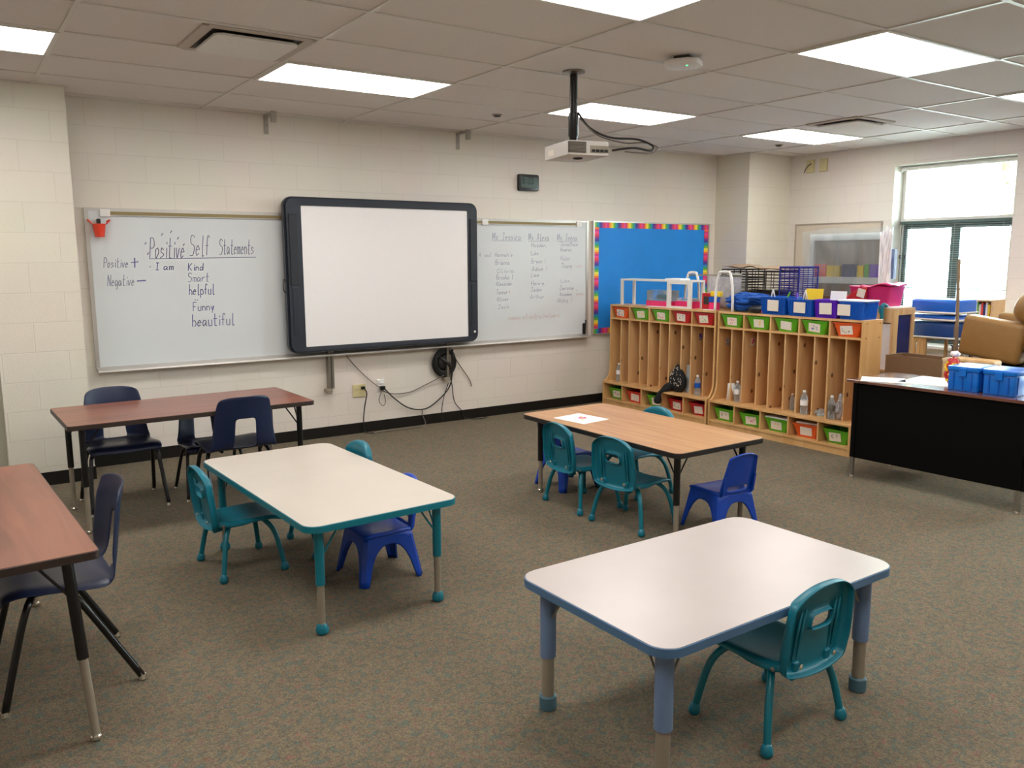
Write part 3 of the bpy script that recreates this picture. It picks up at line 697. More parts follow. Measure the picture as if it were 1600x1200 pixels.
cable('wall_cable', [(3.44, W-.05, .42), (3.56, W-.04, .30), (3.72, W-.03, .19), (3.90, W-.03, .165), (4.05, W-.03, .24), (4.17, W-.04, .36), (4.19, W-.07, .52), (4.2, W-.07, .75)], .0062, 'black_cable', 'drooping black cable from the white outlet up to the interactive board')
cable('wall_cable', [(4.22, W-.03, .70), (4.30, W-.02, .58), (4.42, W-.015, .42), (4.45, W-.015, .34)], .005, 'grey_cable', 'loose grey cable end hanging right of the coil')
cable('wall_cable', [(4.18, W-.04, .48), (4.21, W-.03, .36), (4.24, W-.02, .2), (4.33, W-.02, .09), (4.36, W-.03, .02), (4.5, W-.1, .008), (4.62, W-.05, .008)], .0045, 'black_cable', 'thin dark cable falling from the rail and trailing on the carpet')
cable('wall_cable', [(3.86, W-.03, .165), (3.87, W-.02, .10), (3.88, W-.05, .01), (3.7, W-.12, .008), (3.4, W-.10, .008), (3.25, W-.16, .008)], .0045, 'grey_cable', 'thin cable lying on the carpet along the baseboard')
cable('wall_cable', [(4.16, W-.04, .40), (4.11, W-.03, .26), (4.09, W-.02, .12), (4.09, W-.03, .01)], .004, 'black_cable', 'short thin black cable left of the trailing one')
cable('wall_cable', [(3.42, W-.045, .39), (3.40, W-.02, .30), (3.44, W-.02, .24), (3.47, W-.02, .28), (3.455, W-.02, .35)], .0035, 'grey_cable', 'short looped grey lead under the white outlet')

# clock
t = thing('digital_clock', 'black digital wall clock with a grey green display', 'clock', (5.165, W, 2.42))
MB().prism(rrect(-.125, .125, -.083, .083, .012), -.04, 0, axis=1, bev=.006).build('case', 'black', t, smooth=True)
MB().b2(-.10, .105, -.0415, -.039, -.052, .055).build('display', 'lcd', t)
mb = MB(); write(mb, '8:33', -.085, -.0422, -.015, .06, .008, 0, .8, 0); mb.build('digits', 'lcd_dark', t)

# bulletin board
t = thing('bulletin_board', 'blue paper bulletin board with a rainbow striped border', 'bulletin board', (0, W, 0))
a, b, z0, z1 = 6.06, 7.90, .79, 2.04
MB().b2(a, b, -.02, 0, z0, z1).build('backing', 'paper_blue', t)
MB().b2(a-.012, a+.008, -.03, 0, z0-.01, z1+.012).b2(b-.008, b+.012, -.03, 0, z0-.01, z1+.012).b2(a, b, -.03, 0, z1-.004, z1+.012).b2(a, b, -.03, 0, z0-.01, z0+.004).build('frame', 'alu', t)
for q0, q1 in ((z1-.065, z1-.004), (z0+.004, z0+.065)): MB().b2(a+.008, b-.008, -.023, -.019, q0, q1).build('border', 'rain_x', t)
for q0, q1 in ((a+.008, a+.075), (b-.075, b-.008)): MB().b2(q0, q1, -.0235, -.019, z0+.06, z1-.06).build('border', 'rain_z', t)

# right wall: tackboard, junction boxes
t = thing('tackboard', 'plain beige tackboard with a thin frame on the right wall left of the window', 'board', (RX, 0, 0))
MB().b2(-.015, 0, 5.48, 6.62, .9, 2.03).build('panel', 'tack', t)
MB().b2(-.022, 0, 5.475, 5.49, .89, 2.04).b2(-.022, 0, 6.61, 6.625, .89, 2.04).b2(-.022, 0, 5.48, 6.62, 2.025, 2.04).build('frame', 'tack_frame', t)
for y, l, wire in ((6.45, 'beige junction box with a dangling wire high on the right wall', True), (6.27, 'plain beige junction box high on the right wall nearer the window', False)):
    t = thing('junction_box', l, 'box', (RX, y, 2.72)); MB().b2(-.03, 0, -.05, .05, -.075, .075, bev=.004).build('cover', 'beige', t)
    MB().lathe([(.004, 0), (.004, .003)], 8, (-.03, 0, .045), Matrix.Rotation(-PI/2, 3, 'Y')).build('screw', 'steel', t)
    if wire: MB().tube(crom([(-.03, -.02, .03), (-.06, .02, -.01), (-.05, .06, -.07)]), .005, 6).build('wire', 'black_cable', t)

# ------------------------------------------------------------------ tables
def table(name, label, loc, rz, w_, d_, h, r, top_m, edge_m, up_m, low_m, foot_m, inset, rr=.019, up_len=.3, th=.03, splay=0, braces=True, cup=False, group=None, cat='table'):
    t = thing(name, label, cat, loc, rz, group)
    MB().prism(rrect(-w_/2+.004, w_/2-.004, -d_/2+.004, d_/2-.004, r, 8), h-th+.002, h, bev=.0015).build('tabletop', top_m, t)
    o1 = rrect(-w_/2, w_/2, -d_/2, d_/2, r+.004, 8); i1 = rrect(-w_/2+.006, w_/2-.006, -d_/2+.006, d_/2-.006, r-.002, 8)
    mb = MB(); n = len(o1)
    prof = [(i1, h-.0005), (o1, h-.003), (o1, h-th-.001), (i1, h-th-.003)]
    vs = [[mb.bm.verts.new((p[0], p[1], z)) for p in ol] for ol, z in prof]
    for A, B in zip(vs, vs[1:]+vs[:1]):
        for k in range(n): mb.bm.faces.new((A[k], A[(k+1) % n], B[(k+1) % n], B[k]))
    mb.build('edge_band', edge_m, t, smooth=True)
    MB().prism(rrect(-w_/2+.012, w_/2-.012, -d_/2+.012, d_/2-.012, r, 6), h-th-.004, h-th+.0).build('underside', 'brown_board' if edge_m != 'dusty' else 'dusty', t)
    for sx in (-1, 1):
        for sy in (-1, 1):
            x, y = sx*(w_/2-inset), sy*(d_/2-inset); zt = h-th-.004
            top = Vector((x-sx*splay, y-sy*splay, zt)); bot = Vector((x, y, 0)); dn = (bot-top).normalized(); L = (bot-top).length
            def at(q): return top+dn*q
            mb = MB().tube([at(0), at(up_len)], rr, 14)
            mb.b2(top.x-.04, top.x+.04, top.y-.04, top.y+.04, zt-.006, zt)
            leg = mb.build('leg', up_m, t, smooth=True)
            MB().tube([at(up_len-.01), at(L-.02)], rr*.78, 14).build('leg_insert', low_m, leg, smooth=True)
            if cup: MB().tube([at(L-.055), at(L-.05), at(L-.004), at(L)], [rr*.9, rr*1.08, rr*1.08, rr*.95], 16).build('foot', foot_m, leg, smooth=True)
            elif foot_m == 'chrome': MB().tube([at(L-.022), at(L-.016), at(L-.006), at(L)], [rr*.7, rr*1.05, rr*1.1, rr*.8], 14).build('glide', foot_m, leg, smooth=True)
            else: MB().tube([at(L-.05), at(L-.04), at(L-.025), at(L-.01), at(L)], [rr*.85, rr*1.15, rr*1.4, rr*1.35, rr*.9], 14).build('foot', foot_m, leg, smooth=True)
            if braces:
                mb = MB()
                for ax in (0, 1):
                    e = Vector(at(.15)); s2 = Vector(top); s2[ax] -= (sx if ax == 0 else sy)*.1
                    mb.tube([s2, e], .005, 7)
                mb.build('brace', up_m if edge_m in ('teal_edge',) else ('black_tube' if edge_m != 'dusty' else 'steel'), t, smooth=True)
    return t
table('activity_table', 'off-white rectangular kids table with teal edge and teal legs', (1.55, 4.045, 0), .035, .77, 1.52, .523, .065, 'laminate', 'teal_edge', 'teal_metal', 'tan_steel', 'teal', .085, rr=.021, up_len=.26)
table('activity_table', 'grey-white kids table with dusty blue edge and thick legs in the foreground', (2.254, 2.006, 0), .01, 1.22, .755, .51, .075, 'laminate_g', 'dusty', 'dusty_metal', 'tan_steel', 'dusty_foot', .085, rr=.030, up_len=.27, cup=True)
table('activity_table', 'light oak laminate kids table with black edge in front of the cubbies', (3.70, 3.975, 0), .004, .762, 1.52, .56, .05, 'oak', 'black_edge', 'black_tube', 'tan_steel', 'chrome', .10, rr=.02, up_len=.30)
table('school_table', 'long walnut laminate table with dark legs standing near the far wall', (1.30, 5.78, 0), .02, 1.52, .76, .685, .02, 'walnut', 'dark_edge', 'black_tube', 'tan_steel', 'chrome', .085, rr=.019, up_len=.36, th=.028)
table('school_table', 'walnut laminate table cut by the left edge of the photo', (-.045, 3.72, 0), .045, .76, 1.52, .69, .02, 'walnut_y', 'dark_edge', 'black_tube', 'tan_steel', 'chrome', .05, rr=.019, up_len=.36, th=.028, splay=.04)
COL.objects['activity_table.001']['group'] = 'x'; del COL.objects['activity_table.001']['group']

# ------------------------------------------------------------------ teal kids chairs (front = +y)
def teal_chair():
    t = thing('kids_chair', 'x', 'chair')
    sh = .295
    def seat(u, v):
        x = (u-.5)*2; y = -.16+.335*v; w_ = .165*(1-.10*(1-v))*(1-.03*v*v)
        z = sh-.012*math.sin(PI*v)*(1-x*x)+.006*x*x-(.014*max(0, v-.82)/.18 if v > .82 else 0)+(.012*(1-v/.15) if v < .15 else 0)
        return (x*w_, y, z)
    mb = MB(); g = mb.grid(seat, 10, 10)
    edge = [g[0][i] for i in range(11)]+[g[j][10] for j in range(1, 11)]+[g[10][i] for i in range(9, -1, -1)]+[g[j][0] for j in range(9, 0, -1)]
    c = Vector((0, .01, sh)); low = []
    for v in edge:
        d = (v.co-c); d.z = 0; d.normalize(); k = .032 if v.co.y < .0 else .022
        low.append(mb.bm.verts.new(v.co+d*.006+Vector((0, 0, -k))))
    n = len(edge)
    for k in range(n): mb.bm.faces.new((edge[k], edge[(k+1) % n], low[(k+1) % n], low[k]))
    mb.build('seat', 'teal', t, smooth='all', solid=.006, sub=1)
    # backrest: arched panel with hand hole and a deep rim turned backwards
    z0, H = .262, .325; lean = .20
    def outline(u, v):
        x = (u-.5)*2; w_ = .170-.016*max(0, v-.35)/.65-.012*max(0, .25-v)/.25
        arch = 1-.17*abs(x)**2.6*(v**2)
        zz = z0+H*v*arch+.03*abs(x)**2*(1-v)*.6
        yy = -.150-lean*(zz-z0)*.55-.012*(1-x*x)
        if v > .92: w_ *= .97
        return Vector((x*w_, yy, zz))
    NU, NV = 12, 12
    hole = lambda i, j: 4 <= i <= 7 and 6 <= j <= 7
    mb = MB(); g = mb.grid(lambda u, v: outline(u, v), NU, NV, skip=hole)
    edge = [g[0][i] for i in range(NU+1)]+[g[j][NU] for j in range(1, NV+1)]+[g[NV][i] for i in range(NU-1, -1, -1)]+[g[j][0] for j in range(NV-1, 0, -1)]
    low = []
    cen = Vector((0, -.18, z0+H*.5))
    for v in edge:
        d = (v.co-cen); d.y = 0; d.normalize(); low.append(mb.bm.verts.new(v.co+d*.004+Vector((0, -.042, -.006))))
    n = len(edge)
    for k in range(n): mb.bm.faces.new((edge[k], edge[(k+1) % n], low[(k+1) % n], low[k]))
    hv = [g[6][i] for i in range(4, 9)]+[g[j][8] for j in (7, 8)]+[g[8][i] for i in (7, 6, 5, 4)]+[g[7][4]]
    low = [mb.bm.verts.new(v.co+Vector((0, -.028, -.004))) for v in hv]; n = len(hv)
    for k in range(n): mb.bm.faces.new((hv[k], hv[(k+1) % n], low[(k+1) % n], low[k]))
    mb.build('backrest', 'teal', t, smooth='all', solid=.006, sub=1)
    for a in (-1, 1):
        mb = MB()
        for q in (0, .022):
            x = a*(.085+q)
            mb.tube([(x, -.168, .315), (x*.98, -.190, .44), (x*.95, -.200, .50)], [.004, .006, .003], 6)
        mb.build('rib', 'teal', t, smooth='all')
    for a in (-1, 1):
        MB().box((a*.085, -.150, .275), (.03, .05, .07), Matrix.Rotation(.15, 3, 'X'), bev=.006).build('back_bracket', 'teal', t)
        MB().lathe([(.007, 0), (.009, .003), (.003, .005)], 10, (a*.155, -.135, .285), Matrix.Rotation(a*PI/2, 3, 'Y')).build('rivet', 'steel', t)
        MB().lathe([(.009, 0), (.010, .003), (.003, .006)], 10, (a*.09, -.195, .30), Matrix.Rotation(PI/2, 3, 'X')).build('rivet', 'chrome', t)
    for a in (-1, 1):
        for b in (-1, 1):
            tx, ty = a*.115, b*.10
            pts = crom([(a*.07, ty*.9, sh-.028), (tx, ty, sh-.036), (a*.152, b*.125, sh-.075), (a*.178, b*.142, .15), (a*.203, b*.162, .02)], 5)
            leg = MB().tube(pts, .0138, 12).build('leg', 'teal_metal', t, smooth='all')
            MB().tube([(a*.198, b*.158, .045), (a*.201, b*.160, .035), (a*.203, b*.162, .02), (a*.204, b*.163, .008), (a*.204, b*.163, 0)], [.013, .018, .022, .021, .014], 14).build('foot', 'teal', leg, smooth='all')
    MB().tube([(-.09, 0, sh-.03), (.09, 0, sh-.03)], .009, 8).tube([(0, -.1, sh-.032), (0, .1, sh-.032)], .009, 8).build('under_frame', 'teal_metal', t, smooth=True)
    return t
tc = teal_chair()
R90 = PI/2
spots = [(2.345, 1.795, 0, 'teal kids chair pulled up to the dusty blue edged table in the foreground'),
         (1.235, 4.41, -R90+.03, 'teal kids chair on the left side of the teal edged table'),
         (3.465, 4.225, -R90-.06, 'teal kids chair at the near side of the oak table, beside the blue chair'),
         (3.468, 3.725, -R90+.12, 'teal kids chair at the near side of the oak table beside the front leg'),
         (1.76, 4.47, R90, 'teal kids chair behind the teal edged table with only its rounded top showing'),
         (3.99, 4.27, R90-.02, 'teal kids chair behind the oak table with its rounded top in front of the cubbies')]
for i, (x, y, a, l) in enumerate(spots):
    o = tc if i == 0 else dup(tc)
    o.location = (x, y, 0); o.rotation_euler = (0, 0, a); o['label'] = l; o['group'] = 'teal kids chairs'

# ------------------------------------------------------------------ royal blue one-piece chairs
def blue_chair():
    t = thing('stacking_chair', 'x', 'chair')
    zt = .245; ht, hb = .130, .172
    def per(s):      # s 0..4 round a square
        k = int(s) % 4; f = s-int(s); p = -1+2*f
        return [(p, -1), (1, p), (-p, 1), (-1, -p)][k], p
    NS = 20; rows = 8; mb = MB(); ring_ = []
    for q in range(4*NS):
        (px, py), p = per(q/NS); a = abs(p)
        zb = 0 if a >= .78 else .195*math.sqrt(max(0, 1-(a/.78)**2.8))
        col = []
        for r in range(rows+1):
            z = zt+(zb-zt)*r/rows; f = (zt-z)/zt
            hw = ht+(hb-ht)*f**1.0; rr_ = .86 if a > .97 else 1
            cx, cy = px*hw, py*hw
            if a > .9:   # round the corner
                m_ = max(abs(px), abs(py)); s_ = 1-.06*((a-.9)/.1); cx *= s_; cy *= s_
            inner = .012*(1-a)*math.sin(min(1, f*2)*PI/2)
            col.append(mb.bm.verts.new((cx*(1-inner), cy*(1-inner), z)))
        ring_.append(col)
    for q in range(4*NS):
        A, B = ring_[q], ring_[(q+1) % (4*NS)]
        for r in range(rows): mb.bm.faces.new((A[r], B[r], B[r+1], A[r+1]))
    mb.build('base', 'royal', t, smooth=True, solid=.012, off=0)
    def seat(u, v):
        x = (u-.5)*2; y = -.135+.275*v; w_ = .138+.006*v
        return (x*w_, y, zt+.02-.016*(1-x*x)*math.sin(PI*v)-(.012*(v-.85)/.15 if v > .85 else 0))
    mb = MB(); g = mb.grid(seat, 8, 8); n = 8
    edge = [g[0][i] for i in range(9)]+[g[j][8] for j in range(1, 9)]+[g[8][i] for i in range(7, -1, -1)]+[g[j][0] for j in range(7, 0, -1)]
    low = [mb.bm.verts.new((v.co.x*.99, v.co.y*.99, zt-.004)) for v in edge]
    for k in range(len(edge)): mb.bm.faces.new((edge[k], edge[(k+1) % len(edge)], low[(k+1) % len(edge)], low[k]))
    mb.build('seat', 'royal', t, smooth='all', solid=.006, sub=1)
    def back(u, v):
        x = (u-.5)*2; w_ = .135-.030*v
        zz = zt+.0+.265*v*(1-.10*abs(x)**2*v); yy = -.135-.055*v+.02*x*x
        return (x*w_, yy, zz)
    mb = MB(); hole = lambda i, j: 2 <= i <= 7 and j == 1
    g = mb.grid(back, 10, 10, skip=hole)
    edge = [g[j][10] for j in range(0, 11)]+[g[10][i] for i in range(9, -1, -1)]+[g[j][0] for j in range(9, -1, -1)]
    low = [mb.bm.verts.new(v.co+Vector((v.co.x*.03, -.024, -.002))) for v in edge]
    for k in range(len(edge)-1): mb.bm.faces.new((edge[k], edge[k+1], low[k+1], low[k]))
    mb.build('backrest', 'royal', t, smooth='all', solid=.007, sub=1)
    for a in (-1, 1):
        MB().prism([(-.13, zt-.01), (-.15, zt+.01), (-.168, zt+.12), (-.158, zt+.12), (-.125, zt+.02)], a*.118-.006, a*.118+.006, axis=0).build('gusset', 'royal', t)
    return t
bc = blue_chair()
for i, (x, y, a, l) in enumerate([(1.80, 3.885, R90, 'royal blue moulded kids chair tucked under the teal edged table'),
                                  (3.85, 3.36, -.10, 'royal blue moulded kids chair at the near end of the oak table'),
                                  (3.68, 4.67, -R90, 'royal blue moulded kids chair at the far left corner of the oak table')]):
    o = bc if i == 0 else dup(bc)
    o.location = (x, y, 0); o.rotation_euler = (0, 0, a); o['label'] = l; o['group'] = 'royal blue kids chairs'

# ------------------------------------------------------------------ navy school chairs (front = +y)
def navy_chair():
    t = thing('school_chair', 'x', 'chair')
    prof = crom([Vector((a, b, 0)) for a, b in ((.218, .395), (.205, .425), (.14, .438), (.0, .424), (-.12, .412), (-.180, .428), (-.212, .485), (-.230, .59), (-.244, .69), (-.264, .775))], 3)
    NV = len(prof)-1; NU = 12
    def sh(u, v):
        k = min(int(v*NV+1e-6), NV); p = prof[k]; x = (u-.5)*2; f = k/NV
        if f < .55: w_ = .215+.01*math.sin(PI*f/.55)
        else: w_ = .222-.052*(f-.55)/.45 
        if k < 2: w_ *= .95
        if k == NV: w_ *= .93
        y, z = p.x, p.y
        if f < .5: z += .016*abs(x)**3-.004-.022*max(0, abs(x)-.8)/.2
        else:
            y += .050*x*x*min(1, (f-.5)/.2)
            if f > .9: z -= .018*x*x*x*x
        return (x*w_, y, z)
    skip = lambda i, j: 4 <= i <= NU-5 and (prof[j].y+prof[j+1].y)/2 < .61 and prof[j].x < -.17 and prof[j+1].y > .43
    mb = MB(); mb.grid(sh, NU, NV, skip=skip); mb.build('shell', 'navy', t, smooth='all', solid=.007, sub=1)
    for a in (-1, 1):
        f = crom([(a*.10, .10, .402), (a*.165, .115, .400), (a*.198, .135, .372), (a*.212, .165, .28), (a*.235, .235, .015)], 5)
        leg = MB().tube(f, .0135, 12).build('leg', 'black_tube', t, smooth='all')
        MB().lathe([(.014, 0), (.018, .006), (.014, .024)], 12, (a*.2355, .236, 0)).build('glide', 'chrome', leg, smooth=True)
        r_ = crom([(a*.10, .0, .402), (a*.165, -.012, .400), (a*.198, -.035, .375), (a*.212, -.085, .29), (a*.235, -.235, .015)], 5)
        leg = MB().tube(r_, .0135, 12).build('leg', 'black_tube', t, smooth='all')
        MB().lathe([(.014, 0), (.018, .006), (.014, .024)], 12, (a*.2355, -.236, 0)).build('glide', 'chrome', leg, smooth=True)
    mb = MB().tube([(-.11, .10, .402), (.11, .10, .402)], .0135, 10).tube([(-.11, .0, .402), (.11, .0, .402)], .0135, 10).tube([(-.13, .11, .402), (-.13, -.11, .400)], .011, 10).tube([(.13, .11, .402), (.13, -.11, .400)], .011, 10)
    mb.build('seat_frame', 'black_tube', t, smooth=True)
    return t
nc = navy_chair()
for i, (x, y, a, l) in enumerate([(.925, 6.04, PI, 'navy plastic school chair behind the left end of the long walnut table'),
                                  (1.50, 6.01, PI-.03, 'smaller navy plastic school chair hidden under the middle of the long walnut table'),
                                  (1.565, 5.575, .02, 'navy plastic school chair in front of the long walnut table, seen from behind'),
                                  (.29, 3.61, R90+.035, 'navy plastic school chair at the walnut table cut by the photo edge')]):
    o = nc if i == 0 else dup(nc)
    o.location = (x, y, 0); o.rotation_euler = (0, 0, a); o['label'] = l; o['group'] = 'navy school chairs'
    if i == 1: o.scale = (.88, .88, .85)

# paper on the oak table
o = MB().box((0, 0, .0008), (.25, .29, .0012)).build('sheet_of_paper', 'card_w'); o.location = (3.545, 4.34, .56); o.rotation_euler = (0, 0, .12); tag(o, 'white sheet of paper with small pink drawing lying on the oak table', 'paper')
mb = MB()
for k in range(5): mb.lathe([(.014, 0), (.012, .0006)], 10, (.02+.02*math.cos(k*1.26), .01+.02*math.sin(k*1.26), .0014))
k = mb.build('drawing', 'pink', o); k['label'] = 'small pink scribble'
MB().lathe([(.012, 0), (.01, .0006)], 10, (-.03, -.04, .0014)).lathe([(.01, 0), (.01, .0006)], 10, (.05, .05, .0014)).build('drawing', 'yellow', o)

# ------------------------------------------------------------------ cubby lockers (front faces -x; local y runs 0..width, x 0..depth)
CW, CD, CH = 1.55, .37, 1.13
PITCH = (CW-.02)/5; UX = .10        # the upper part sits back by UX
def cubby():
    t = thing('cubby_locker', 'x', 'cubby')
    P = [(0, 0), (CD, 0), (CD, CH), (UX, CH), (UX, .44)]
    for k in range(1, 9):
        a = k/8*PI/2; P.append((UX-.09*(1-math.cos(a))*1.1, .44-.17*math.sin(a)))
    P.append((0, .27))
    for y in (0, CW-.02): MB().prism(P, y, y+.02, axis=1, bev=.002).build('side_panel', 'maple', t)
    a, b = .0202, CW-.0202
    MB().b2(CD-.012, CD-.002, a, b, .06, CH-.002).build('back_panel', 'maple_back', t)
    MB().b2(UX, CD-.013, a, b, CH-.02, CH-.0003).build('top_panel', 'maple', t)
    MB().b2(UX+.001, CD-.013, a, b, .965, .983).build('shelf', 'maple', t)
    MB().b2(.0, CD-.013, a, b, .25, .27, bev=.003).build('bench_seat', 'maple', t)
    MB().b2(.004, CD-.013, a, b, .06, .078).build('bottom_shelf', 'maple', t)
    MB().b2(.012, .03, a, b, 0, .06).build('kickboard', 'maple', t)
    for k in range(1, 5):
        y = .01+k*PITCH
        MB().b2(UX+.001, CD-.013, y-.008, y+.008, .984, CH-.0205).build('cell_divider', 'maple', t)
        MB().b2(UX+.001, CD-.013, y-.008, y+.008, .2705, .9645).build('locker_divider', 'maple_k', t)
        MB().b2(.008, CD-.013, y-.008, y+.008, .0785, .2495).build('cell_divider', 'maple', t)
    for k in range(5):
        y = .01+(k+.5)*PITCH
        MB().b2(UX+.02, CD-.013, y-.007, y+.007, .2705, .9645).build('locker_divider', 'maple_k', t)
    return t
YR, YL, XC = 3.97, 5.545, 6.10
cu = cubby(); cu.location = (XC, YR, 0); cu['label'] = 'maple cubby locker unit nearer the black desk, with blue bins on top'; cu['group'] = 'cubby lockers'
o = dup(cu, (XC, YL, 0)); o['label'] = 'maple cubby locker unit against the blue bulletin board, with white shelf riser on top'
# screws on the end panel are small dark dots
mb = MB()
for x, z in ((.14, 1.10), (.33, 1.10), (.14, .98), (.33, .98), (.05, .26), (.33, .26)): mb.lathe([(.006, 0), (.006, .002)], 8, (x, 0, z), Matrix.Rotation(PI/2, 3, 'X'))
mb.build('screw', 'brown_board', cu)

def bin_(m, loc, label, w0=.175, w1=.262, h=.118, d=.215, rz=0, card='card', tilt=0, group=None, decor=None, name='storage_bin'):
    t = thing(name, label, 'bin', loc, rz, group)
    def ring4(w_, dd, z, off=0): return [(-dd/2*1.0, -w_/2, z), (dd/2, -w_/2, z), (dd/2, w_/2, z), (-dd/2, w_/2, z)]
    mb = MB(); bm = mb.bm; th = .004
    lv = []
    for w_, dd, z in ((w0, d*.85, 0), (w0+.01, d*.87, .006), (w1, d, h-.012), (w1+.012, d+.012, h-.010), (w1+.012, d+.012, h), (w1-.004, d-.004, h), (w0, d*.85-.004, .006)):
        oo = rrect(-dd/2, dd/2, -w_/2, w_/2, .018, 3); lv.append([bm.verts.new((p[0], p[1], z)) for p in oo])
    n = len(lv[0])
    for A, B in zip(lv, lv[1:]):
        for k in range(n): bm.faces.new((A[k], A[(k+1) % n], B[(k+1) % n], B[k]))
    bm.faces.new(lv[0][::-1]); bm.faces.new(lv[-1])
    mb.build('tub', m, t, smooth=True)
    # label card on the sloping front (-x side)
    x0, x1 = -d*.85/2, -d/2; cw, chh = .115, .074; cy = random.uniform(-.008, .012)
    ang = math.atan2(x1-x0, h); zc = h*.47
    R = Matrix.Rotation(ang, 3, 'Y') @ Matrix.Rotation(tilt, 3, 'X')
    c = Vector((x0+(x1-x0)*zc/h-.004, cy, zc))
    k = MB().box(c, (.0012, cw, chh), R).build('label_card', card, t)
    if decor:
        mb = MB(); rng = random.Random(ord(decor[0])+len(label))
        for q in range(6):
            p = c+R @ Vector((-.0012, rng.uniform(-cw*.36, cw*.36), rng.uniform(-chh*.33, chh*.33)))
            mb.box(p, (.0008, rng.uniform(.006, .016), rng.uniform(.005, .012)), R)
        mb.build('card_picture', decor, t)
    return t
ordn = ['first', 'second', 'third', 'fourth', 'fifth']
def fill(yunit, z, cols, where, unit, off, decs):
    # cells counted from the far (left in the photo) end
    for i, m in enumerate(cols):
        k = 4-i; y = yunit+.01+(k+.5)*PITCH
        nm = {'green': 'lime green', 'orange': 'orange', 'coral': 'orange red', 'red': 'red'}[m]
        x = XC+off
        bin_(m, (x, y+random.uniform(-.01, .01), z), '%s bin, %s from left in the %s row of the %s cubby unit' % (nm, ordn[i], where, unit), tilt=random.uniform(-.12, .12),
             decor=decs[i], group=unit+' cubby '+where+' bins', rz=0 if where == 'top' else random.uniform(-.08, .12))
fill(YL, .984, ['orange', 'green', 'green', 'red', 'red'], 'top', 'left', UX+.122, ['purple', 'yellow', 'pink', 'steel', 'green'])
fill(YR, .984, ['green', 'green', 'green', 'green', 'orange'], 'top', 'right', UX+.122, ['pink', 'yellow', 'card_w', 'blue_bin', 'steel'])
fill(YL, .079, ['green', 'coral', 'green', 'red', 'red'], 'bottom', 'left', .17, ['steel', None, None, 'steel', None])
fill(YR, .079, ['green', 'green', 'green', 'orange', 'green'], 'bottom', 'right', .16, ['steel', 'pink', 'yellow', None, 'steel'])
def papers(m, loc, d, label, rz=0, rx=0, ry=0, cat='paper', name='paper_stack'):
    o = MB().box((0, 0, d[2]/2), d, bev=min(d)*.2).build(name, m); o.location = loc; o.rotation_euler = (rx, ry, rz); return tag(o, label, cat)
cy = lambda yu, i: yu+.01+(4-i+.5)*PITCH
papers('card_w', (XC+.15, cy(YR, 2), .198), (.20, .25, .012), 'grey folder lying on the third bottom bin of the right cubby unit')
papers('card', (XC+.15, cy(YR, 3)+.01, .198), (.18, .2, .012), 'papers lying in the orange bottom bin of the right cubby unit', rz=.15)

# bottles, bags, jacket in the lockers
def bottle(loc, label, band=None, lean=0, h=.2):
    t = thing('water_bottle', label, 'bottle', loc, 0, 'clear water bottles in the cubbies'); t.rotation_euler = (lean, 0, 0)
    s = h/.2
    MB().lathe([(.026*s, 0), (.031*s, .006*s), (.031*s, .05*s), (.028*s, .07*s), (.031*s, .09*s), (.031*s, .125*s), (.026*s, .15*s), (.012*s, .178*s), (.012*s, .186*s)], 16).build('body', 'clear', t, smooth=True)
    MB().lathe([(.014*s, .184*s), (.014*s, .2*s), (.012*s, .202*s)], 14).build('cap', 'white', t, smooth=True)
    if band: MB().lathe([(.0315*s, .075*s), (.0318*s, .077*s), (.0318*s, .118*s), (.0315*s, .12*s)], 16).build('bottle_label', band, t, smooth=True)
    return t
ly = lambda yu, i, h: yu+.01+(4-i)*PITCH+(.75 if h == 0 else .25)*PITCH
bottle((XC+.14, ly(YL, 0, 0)-.03, .2715), 'clear water bottle in the leftmost locker of the left cubby unit', 'card_w')
bottle((XC+.13, ly(YL, 4, 0)-.0, .2715), 'clear water bottle with a blue label in the last section of the left cubby unit', 'blue_bin')
bottle((XC+.14, ly(YR, 0, 1), .2715), 'clear water bottle with a white label, leftmost bottle in the right cubby unit', 'card_w')
bottle((XC+.20, ly(YR, 2, 1)+.03, .2715), 'small clear bottle in the middle section of the right cubby unit', None, h=.15)
bottle((XC+.12, ly(YR, 3, 0), .2715), 'clear bottle with a white top in the fourth section of the right cubby unit', 'card_w', h=.21)
bottle((XC+.12, ly(YR, 4, 0)+.03, .2715), 'clear bottle beside the white plastic bag in the fifth section of the right cubby unit', 'steel', h=.2)
def blob(name, m, loc, size, label, cat, seed=0, amp=.25, sub=4, fn=None, freq=2.2):
    mb = MB().ball((0, 0, 0), 1, sub)
    for v in mb.bm.verts:
        p = v.co.copy(); n = mnoise.noise(p*freq+Vector((seed, seed*2, 0)))
        n2 = mnoise.noise(p*freq*2.7+Vector((seed*3, 0, seed)))
        q = p*(1+amp*n+amp*.5*n2); q = Vector((q.x*size[0], q.y*size[1], q.z*size[2]))
        if fn: q = fn(q)
        v.co = q
    o = mb.build(name, m, smooth='all'); o.location = loc; return tag(o, label, cat)
blob('plastic_bag', 'milky', (XC+.14, ly(YR, 4, 0)-.045, .375), (.045, .035, .105), 'crumpled white plastic bag in the fifth section of the right cubby unit', 'bag', 3, .35)
blob('plastic_bag', 'wrap', (XC+.16, ly(YR, 3, 1), .302), (.06, .05, .028), 'flat clear plastic bag on the bench of the right cubby unit', 'bag', 5, .35)
o = MB().box((0, 0, .14), (.003, .10, .28)).build('plastic_sleeve', 'wrap'); o.location = (XC+.17, ly(YL, 3, 1), .272); o.rotation_euler = (0, .06, 0); tag(o, 'clear plastic sleeve standing in the fourth section of the left cubby unit', 'plastic sleeve')
